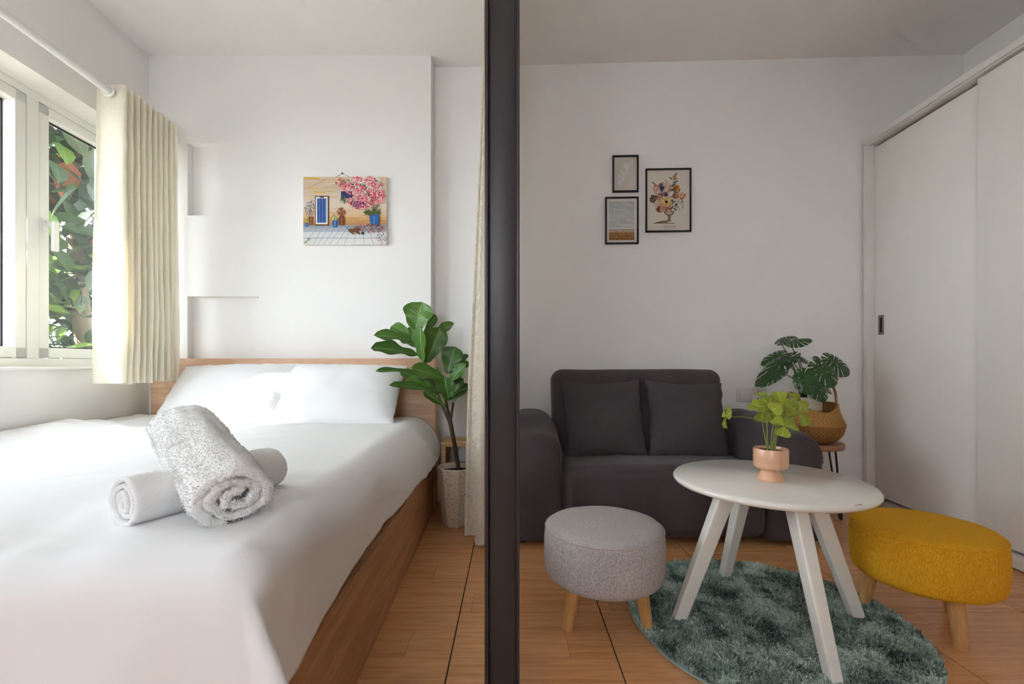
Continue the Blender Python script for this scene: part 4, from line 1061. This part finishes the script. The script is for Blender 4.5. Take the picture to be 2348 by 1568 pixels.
def bfn(p, th, i):
    z = p.z; r = math.hypot(p.x, p.y)
    if r < 1e-4: return p
    row = i / 1.75; st_ = math.sin(th * 46 + (math.pi if int(row) % 2 else 0)) * 0.5 + 0.5
    k = 1 + (0.0028 * st_ + 0.0014 * math.sin(row * 2 * math.pi)) / r
    dip = sm(0.13, 0.222, z)
    zz = z + dip * (0.012 * math.cos(th - R(20)) - 0.030 * math.exp(-((th - R(270)) / 0.55) ** 2) - 0.012)
    k *= 1 + dip * 0.03 * math.sin(2 * th)
    return Vector((p.x * k, p.y * k, zz))
me = lathe_me('weave', pd, NB, bfn); cols = []
for i in range(len(pd)):
    for j in range(NB):
        th = 2 * math.pi * j / NB; row = i / 1.75; st_ = math.sin(th * 46 + (math.pi if int(row) % 2 else 0)) * 0.5 + 0.5
        q = 0.30 + 0.70 * st_; q *= 0.85 + 0.3 * rnd.random(); c1, c2 = lin((84, 54, 26)), lin((198, 150, 90))
        if pd[i][1] < 0.10: c2 = lin((172, 122, 72))
        cols.append(tuple(a + (b - a) * min(q, 1) for a, b in zip(c1, c2)))
set_vcol(me, cols); o = link('weave', me, WEAVEM, bask); md = o.modifiers.new('thick', 'SOLIDIFY'); md.thickness = 0.006; md.offset = -1
for a0, h, spread in ((R(195), 0.062, 0.42), (R(15), 0.095, 0.40)):
    pts = []
    for k in range(13):
        s = k / 12; a = a0 + (s - .5) * 2 * spread; r = 0.130 + 0.012 * math.sin(math.pi * s); pts.append((r * math.cos(a), r * math.sin(a), 0.195 + (h + 0.02) * math.sin(math.pi * s) ** 0.6))
    tube('handle', pts, 0.0065, ROPE, bask, 8)

mon = thing('monstera_plant', 'artificial monstera in a bark-look pot inside the woven basket', 'plant', (1.668, 2.585, 0.452))
lathe('pot', [(0.0, 0.0), (0.070, 0.0), (0.076, 0.01), (0.080, 0.235), (0.078, 0.240), (0.072, 0.240), (0.070, 0.225), (0.0, 0.225)], LOGPOT, mon, 40)
lathe('soil', [(0.0, 0.230), (0.070, 0.226)], SOIL, mon, 20)
def monstera_me(L, W, seed):
    """heart-shaped blade, margin cut by a few deep slits, small holes beside the midrib"""
    V_, F_, UV = [], [], []
    nu, nv = 12, 42
    slits = [0.16 + 0.135 * k + 0.01 * math.sin(seed + k) for k in range(6)]
    def pt(s, v):
        a = math.pi * (0.06 + 0.94 * v)                       # sweep from beside the petiole round to the tip
        r = (0.50 + 0.16 * math.cos(a * 1.0 + math.pi) + 0.05 * math.exp(-((v - 1) / .10) ** 2)) * abs(s)
        sg = 1 if s >= 0 else -1
        x = sg * r * math.sin(a) * W * 1.02; y = L * (0.36 * sm(0.0, 0.9, v) + 0.02) + r * -math.cos(a) * L * 0.98
        return (x, y, 0.20 * abs(x) - 0.9 * x * x / W - 0.30 * max(0, y) ** 2 / L)
    for sg in (-1, 1):
        grid = {}
        for i in range(nu + 1):
            for j in range(nv + 1):
                grid[i, j] = len(V_); V_.append(pt(sg * max(i / nu, 1e-4), j / nv)); UV.append((sg * i / nu, j / nv))
        for i in range(nu):
            for j in range(nv):
                s = (i + .5) / nu; v = (j + .5) / nv; k = min(range(6), key=lambda q: abs(v - slits[q])); d = abs(v - slits[k])
                if d < 0.013 and s > (0.50 if k % 2 else 0.42): continue
                if d < 0.013 and 0.2 < s < 0.3 and k % 2 == 0: continue
                q = (grid[i, j], grid[i + 1, j], grid[i + 1, j + 1], grid[i, j + 1]); F_.append(q if sg > 0 else q[::-1])
    me = mesh('leaf', V_, F_); L_ = me.uv_layers.new(name='UVMap')
    for lp in me.loops: L_.data[lp.index].uv = UV[lp.vertex_index]
    bm = bmesh.new(); bm.from_mesh(me); bmesh.ops.remove_doubles(bm, verts=bm.verts[:], dist=1e-5); bm.to_mesh(me); bm.free(); return me
MONSTERA = [
    ((-0.079, -0.02, 0.397), (-0.015, -0.08, 0.428), 0.097, (0, -0.55, 0.8)), ((-0.109, 0.02, 0.404), (-0.007, 0.04, 0.46), 0.065, (-0.3, -0.6, 0.7)),
    ((-0.104, 0.02, 0.334), (-0.197, 0.06, 0.294), 0.075, (0.2, -0.75, 0.65)), ((-0.116, -0.08, 0.315), (-0.322, -0.16, 0.228), 0.094, (-0.1, -0.55, 0.85)),
    ((-0.106, -0.04, 0.318), (-0.02, -0.02, 0.316), 0.064, (0, -0.5, 0.9)), ((-0.185, -0.12, 0.234), (-0.304, -0.16, 0.191), 0.056, (0.1, -0.6, 0.8)),
    ((-0.012, 0.0, 0.306), (0.045, 0.02, 0.316), 0.065, (0, -0.7, 0.7)), ((-0.082, -0.14, 0.228), (-0.071, -0.2, 0.143), 0.120, (-0.25, -0.85, 0.5)),
    ((-0.008, -0.12, 0.171), (-0.002, -0.16, 0.131), 0.108, (0.1, -0.8, 0.6)), ((0.018, -0.08, 0.188), (0.115, -0.1, 0.146), 0.081, (0.1, -0.55, 0.85)),
    ((0.033, -0.08, 0.27), (0.067, -0.14, 0.204), 0.137, (-0.1, -0.85, 0.55)), ((0.137, -0.02, 0.309), (0.211, -0.06, 0.26), 0.136, (0.05, -0.8, 0.6)),
    ((0.096, 0.0, 0.294), (0.095, 0.02, 0.326), 0.045, (0, -0.8, 0.6)),
]
MO = Vector((1.645 - 1.668, 2.58 - 2.585, 0.60 - 0.452))
for k, (b, tp, wd, nm) in enumerate(MONSTERA):
    b = Vector(b) + MO; tp = Vector(tp) + MO; M_, L = orient(b, tp, nm); L = max(L, wd * 0.9)
    o = link('leaf', monstera_me(L * 1.0, wd * 1.0, k), MONL, mon); o.matrix_local = Matrix.Translation(b) @ M_
    root = Vector((-0.02 + 0.012 * math.cos(k * 2.1), -0.01 + 0.012 * math.sin(k * 2.1), 0.226)); midp = (root + b) / 2 + Vector((0, 0, 0.03))
    midp.x = root.x + (b.x - root.x) * 0.38
    tube('stem', [root, root + (midp - root) * .55, midp, midp + (b - midp) * .6, b], [0.0036, 0.0032, 0.003, 0.0026, 0.0022], STEMG, mon, 6)
lathe('sheath', [(0.022, 0.225), (0.020, 0.25), (0.014, 0.275), (0.006, 0.29)], GRASSY, mon, 10, lambda p, th, i: Vector((p.x * (1 + .25 * math.sin(th * 5)), p.y * (1 + .25 * math.sin(th * 5)), p.z))).location = (-0.02, -0.01, 0)

# ------------------------------------------------------------------ rug, coffee table, clover pot
RG = (0.870, 1.565, 0)
rug = thing('round_rug', 'round shaggy sage green rug under the white table', 'rug', RG)
def rug_r(a): return 0.462 + 0.010 * math.sin(a * 3 + 1.0) + 0.007 * nz(math.cos(a) * 3, math.sin(a) * 3, 2)
BACKM = plain('rug_backing', hx(150, 170, 166), 0.9)
lathe('backing', [(0.0, 0.0), (0.99, 0.0), (1.0, 0.003), (0.995, 0.007), (0.0, 0.007)], BACKM, rug, 120, lambda p, th, i: Vector((p.x * rug_r(th), p.y * rug_r(th), p.z)))
rp = random.Random(4); V_, F_, cc = [], [], []
cd, cm, cl_ = lin((70, 87, 81)), lin((138, 159, 148)), lin((194, 210, 197))
for k in range(42000):
    a = rp.uniform(0, 6.283); rr_ = math.sqrt(rp.random()); q = rr_ * (rug_r(a) - 0.006); x, y = q * math.cos(a), q * math.sin(a)
    n1 = nz(x * 7, y * 7, 3) + 0.6 * nz(x * 17, y * 17, 5) + 0.55 * nz(x * 46, y * 46, 1)
    t_ = max(0, min(1, 0.55 + 0.75 * n1 + rp.uniform(-.26, .26)))
    col = tuple((p + (q2 - p) * min(1, t_ * 2)) if t_ < .5 else (q2 + (r2 - q2) * (t_ * 2 - 1)) for p, q2, r2 in zip(cd, cm, cl_))
    h = rp.uniform(0.012, 0.021) + 0.004 * n1; lx, ly = rp.gauss(0, .005) + 0.006 * nz(x * 9, y * 9, 8), rp.gauss(0, .005) + 0.006 * nz(x * 9, y * 9, 11); w_ = rp.uniform(.0018, .003); a2 = rp.uniform(0, 6.28); b0 = len(V_)
    for j in range(3): V_.append((x + w_ * math.cos(a2 + j * 2.094), y + w_ * math.sin(a2 + j * 2.094), 0.005))
    for j in range(3): V_.append((x + lx + w_ * .75 * math.cos(a2 + j * 2.094), y + ly + w_ * .75 * math.sin(a2 + j * 2.094), h))
    for j in range(3): F_.append((b0 + j, b0 + (j + 1) % 3, b0 + 3 + (j + 1) % 3, b0 + 3 + j))
    F_.append((b0 + 3, b0 + 4, b0 + 5))
    cc += [col] * 6
me = mesh('pile', V_, F_); set_vcol(me, cc); o = link('pile', me, PILEM, rug, False); o['kind'] = 'stuff'

TB = (0.880, 1.562, 0.010)
tab = thing('coffee_table', 'round white lacquered coffee table with four splayed legs', 'coffee table', TB)
lathe('table_top', [(0.0, 0.455), (0.296, 0.455), (0.304, 0.458), (0.3085, 0.465), (0.3085, 0.470), (0.304, 0.476), (0.298, 0.479), (0.0, 0.479)], TABLEW, tab, 96)
CHIP = plain('chipped_paint', hx(150, 92, 50), 0.8)
for k in range(4):
    a = R(-90 + 90 * k) + R(1.0); d = Vector((math.cos(a), math.sin(a), 0)); tn = Vector((-d.y, d.x, 0))
    V_, F_ = [], []; n = 32; NN = 10
    for i in range(NN + 1):
        s = i / NN; p = d * (0.135 + (0.308 - 0.135) * s) + Vector((0, 0, 0.456 * (1 - s) + 0.002))
        wr_ = 0.030 - 0.008 * s; wt = 0.024 - 0.007 * s
        for j in range(n):
            t_ = 2 * math.pi * j / n; c, s_ = math.cos(t_), math.sin(t_)
            V_.append(p + d * (math.copysign(abs(c) ** .28, c) * wr_) + tn * (math.copysign(abs(s_) ** .28, s_) * wt))
    for i in range(NN):
        for j in range(n): F_.append((i * n + j, (i + 1) * n + j, (i + 1) * n + (j + 1) % n, i * n + (j + 1) % n))
    F_.append(tuple(range(n))); F_.append(tuple(reversed(range(NN * n, NN * n + n))))
    me = mesh('leg', V_, F_); o = link('leg', me, TABLEW, tab); sharp_by_angle(me, 50)
for x, y in ((0.078, -0.297), (0.092, -0.293), (0.088, -0.296)):
    lathe('paint_chip', [(0.0, 0.0005), (0.004, 0.0)], CHIP, tab, 7, lambda p, th, i: Vector((p.x * 1.6, p.y * .5, p.z))).location = (x, y, 0.4792)

CP = (0.876, 1.54, 0.489)
clo = thing('clover_plant', 'lime green clover-leaf plant in a blush ceramic footed pot on the table', 'plant', CP)
lathe('pot', [(0.0, 0.0), (0.0405, 0.0), (0.0425, 0.003), (0.0300, 0.032), (0.0310, 0.034), (0.046, 0.040), (0.0525, 0.047), (0.0535, 0.052), (0.0535, 0.104), (0.0520, 0.107), (0.0485, 0.107), (0.047, 0.104), (0.047, 0.095), (0.0, 0.095)], PINKPOT, clo, 56)
lathe('soil', [(0.0, 0.100), (0.02, 0.099), (0.0468, 0.097)], SOIL, clo, 24)
def heart_me(L):
    def f(u, v):
        s = u * 2 - 1
        w = L * 0.50 * (math.sin(math.pi * min(1, v * 0.62)) ** 0.9) if v > 0 else 0
        tipcut = 0.16 * L * (1 - abs(s)) ** 1.2 * sm(0.55, 1, v); rnd_ = 0.20 * L * abs(s) ** 3 * sm(.4, 1, v)
        return (s * w, L * v - tipcut - rnd_, 0.18 * abs(s) * w - 0.12 * L * v * v)
    me = surf_me('leaflet', f, 10, 12, False); L_ = me.uv_layers.new(name='UVMap'); uvs = [(i / 10 * 2 - 1, j / 12) for i in range(11) for j in range(13)]
    for lp in me.loops: L_.data[lp.index].uv = uvs[lp.vertex_index]
    return me
CLOVER = [
    ((0.016, -0.04, 0.261), 0.040, (-0.1, -0.9, 0.5), 95), ((0.002, 0.01, 0.248), 0.040, (0.1, -0.8, 0.6), 60), ((-0.002, -0.08, 0.192), 0.035, (-0.15, -0.75, 0.65), 10),
    ((0.063, -0.05, 0.232), 0.040, (0.2, -0.8, 0.6), 40), ((-0.143, 0.02, 0.211), 0.036, (-0.97, 0.1, 0.1), 30), ((0.112, 0.04, 0.262), 0.036, (0.1, -0.8, 0.7), 80),
    ((-0.006, 0.04, 0.231), 0.039, (-0.2, -0.8, 0.5), 20), ((0.066, 0.06, 0.222), 0.040, (0.0, -0.9, 0.4), 70), ((0.02, 0.06, 0.272), 0.034, (-0.1, -0.5, 0.8), 0),
]
hm = {}
for k, (c, L, nm, roll) in enumerate(CLOVER):
    c = Vector(c); n = Vector(nm).normalized(); ref = Vector((0, 0, 1)); x = ref.cross(n).normalized(); y = n.cross(x)
    root = Vector((0.012 * math.cos(k * 2.4), 0.010 * math.sin(k * 2.4), 0.096)); up = root + Vector(((c.x) * 0.12, c.y * .12, (c.z - 0.096) * 0.55))
    if k == 4: up = Vector((-0.03, 0.0, 0.20))
    stm = tube('stem', [root, root + (up - root) * .5, up, up + (c - up) * 0.5 + Vector((0, 0, 0.006)), c], [0.0022, 0.002, 0.0017, 0.0015, 0.0013], STEMC, clo, 6)
    key = round(L, 3)
    if key not in hm: hm[key] = heart_me(L * 1.28)
    for j in range(3):
        a = R(roll + 120 * j); yd = x * math.cos(a) + y * math.sin(a); xd = yd.cross(n)
        M_ = Matrix((xd, yd, n)).transposed().to_4x4(); o = link('leaflet', hm[key], CLOL, clo); o.matrix_local = Matrix.Translation(c) @ M_

# ------------------------------------------------------------------ round stools
def stool(name, label, x, y, mat, legs, r_foot, zf, seedv):
    t = thing(name, label, 'stool', (x, y, 0), 0, 'upholstered round stools')
    Rr = 0.205
    pr = [(0.0, 0.150), (0.15, 0.150), (0.186, 0.153), (0.197, 0.162), (0.2025, 0.176), (0.206, 0.21), (0.2065, 0.25), (0.205, 0.29), (0.202, 0.312), (0.1985, 0.322), (0.190, 0.3295), (0.17, 0.334), (0.13, 0.3385), (0.08, 0.341), (0.0, 0.342)]
    def fn(p, th, i):
        k = 1 + 0.006 * nz(math.cos(th) * 2 + seedv, math.sin(th) * 2, p.z * 8); return Vector((p.x * k, p.y * k, p.z + 0.002 * nz(p.x * 12, p.y * 12, seedv) - (0.006 * abs(nz(th * 2, seedv)) if i in (1, 2, 3) else 0)))
    lathe('seat', dense(pr, 2), mat, t, 84, fn, sharp=None)
    pts = [(0.2015 * math.cos(R(a)), 0.2015 * math.sin(R(a)), 0.3185) for a in range(0, 361, 5)]
    tube('piping', pts, 0.0022, mat, t, 6)
    tube('side_seam', [(0.2045 * math.cos(seedv), 0.2045 * math.sin(seedv), 0.316), (0.2078 * math.cos(seedv), 0.2078 * math.sin(seedv), 0.25), (0.2035 * math.cos(seedv), 0.2035 * math.sin(seedv), 0.17)], 0.0012, mat, t, 5)
    for a, z0 in zip(legs, zf):
        c, s = math.cos(R(a)), math.sin(R(a))
        me = tube_me('leg', [(c * r_foot, s * r_foot, z0), (c * (r_foot - .001), s * (r_foot - .001), z0 + 0.004), (c * (r_foot - 0.030), s * (r_foot - 0.030), 0.165)], [0.0165, 0.018, 0.0255], 20)
        o = link('leg', me, LEGW, t); sharp_by_angle(me, 60)
    return t
stool('grey_stool', 'round light grey fabric stool with tapered wooden legs', 0.318, 1.578, GREYF, (-151, -31, 89), 0.152, (0, 0.014, 0), 2.3)
stool('yellow_stool', 'round mustard yellow fabric stool beside the wardrobe', 1.410, 1.560, YELF, (-99, 141, 21), 0.163, (0, 0, 0), -1.35)

# ------------------------------------------------------------------ sliding wardrobe
WA = -math.atan(0.034)
war = thing('wardrobe', 'white built-in wardrobe with two flat sliding doors', 'wardrobe', (2.150, 2.786, 0), WA)
WL = -2.3; TOP = 2.240
box('carcass', [(0.07, 0.55, WL, -0.002, 0.085, TOP - 0.01)], GAPSHADE, war, 0)  # coloured dark so the gaps around the doors read as shade
box('side_jamb', (0.0, 0.55, -0.030, 0.0, 0.0, TOP - 0.035), WARDF, war, 0.002)
box('side_jamb', (0.0, 0.55, WL, WL + 0.03, 0.0, TOP - 0.035), WARDF, war, 0.002)
box('top_trim', [(-0.006, 0.55, WL, 0.0, TOP - 0.032, TOP), (0.006, 0.55, WL, 0.0, TOP - 0.040, TOP - 0.032)], WARDF, war, 0.003)
box('plinth', (0.022, 0.55, WL, -0.0, 0.008, 0.050), WARDF, war, 0.002)
box('bottom_track', [(0.004, 0.070, WL, -0.030, 0.050, 0.072), (0.004, 0.010, WL, -0.03, 0.072, 0.078)], WARDF, war, 0.0015)
d1 = box('door', (0.046, 0.066, -0.74, -0.034, 0.086, TOP - 0.056), WARD, war, 0.0015)
d2 = box('door', (0.018, 0.038, -1.46, -0.690, 0.086, TOP - 0.050), WARD, war, 0.0015)
d3 = box('door', (0.046, 0.066, WL + .03, -1.42, 0.086, TOP - 0.056), WARD, war, 0.0015)
for d, yc in ((d1, -0.082),):
    x0 = 0.046; z0, z1 = 1.052, 1.168; y0, y1 = yc - 0.021, yc + 0.021
    h = box('handle', [(x0 - 0.0025, x0 + 0.004, y0, y1, z0, z0 + 0.014), (x0 - .0025, x0 + .004, y0, y1, z1 - .014, z1), (x0 - .0025, x0 + .004, y0, y0 + .011, z0, z1), (x0 - .0025, x0 + .004, y1 - .011, y1, z0, z1)], STEEL, d, 0.0008, 1, 'brushed metal recessed pull')
    box('grip_shade', (x0 - 0.0008, x0 + 0.004, y0 + .010, y1 - .010, z0 + .012, z1 - .012), GAPSHADE, d, 0)  # dark plate standing in for the shade inside the pull
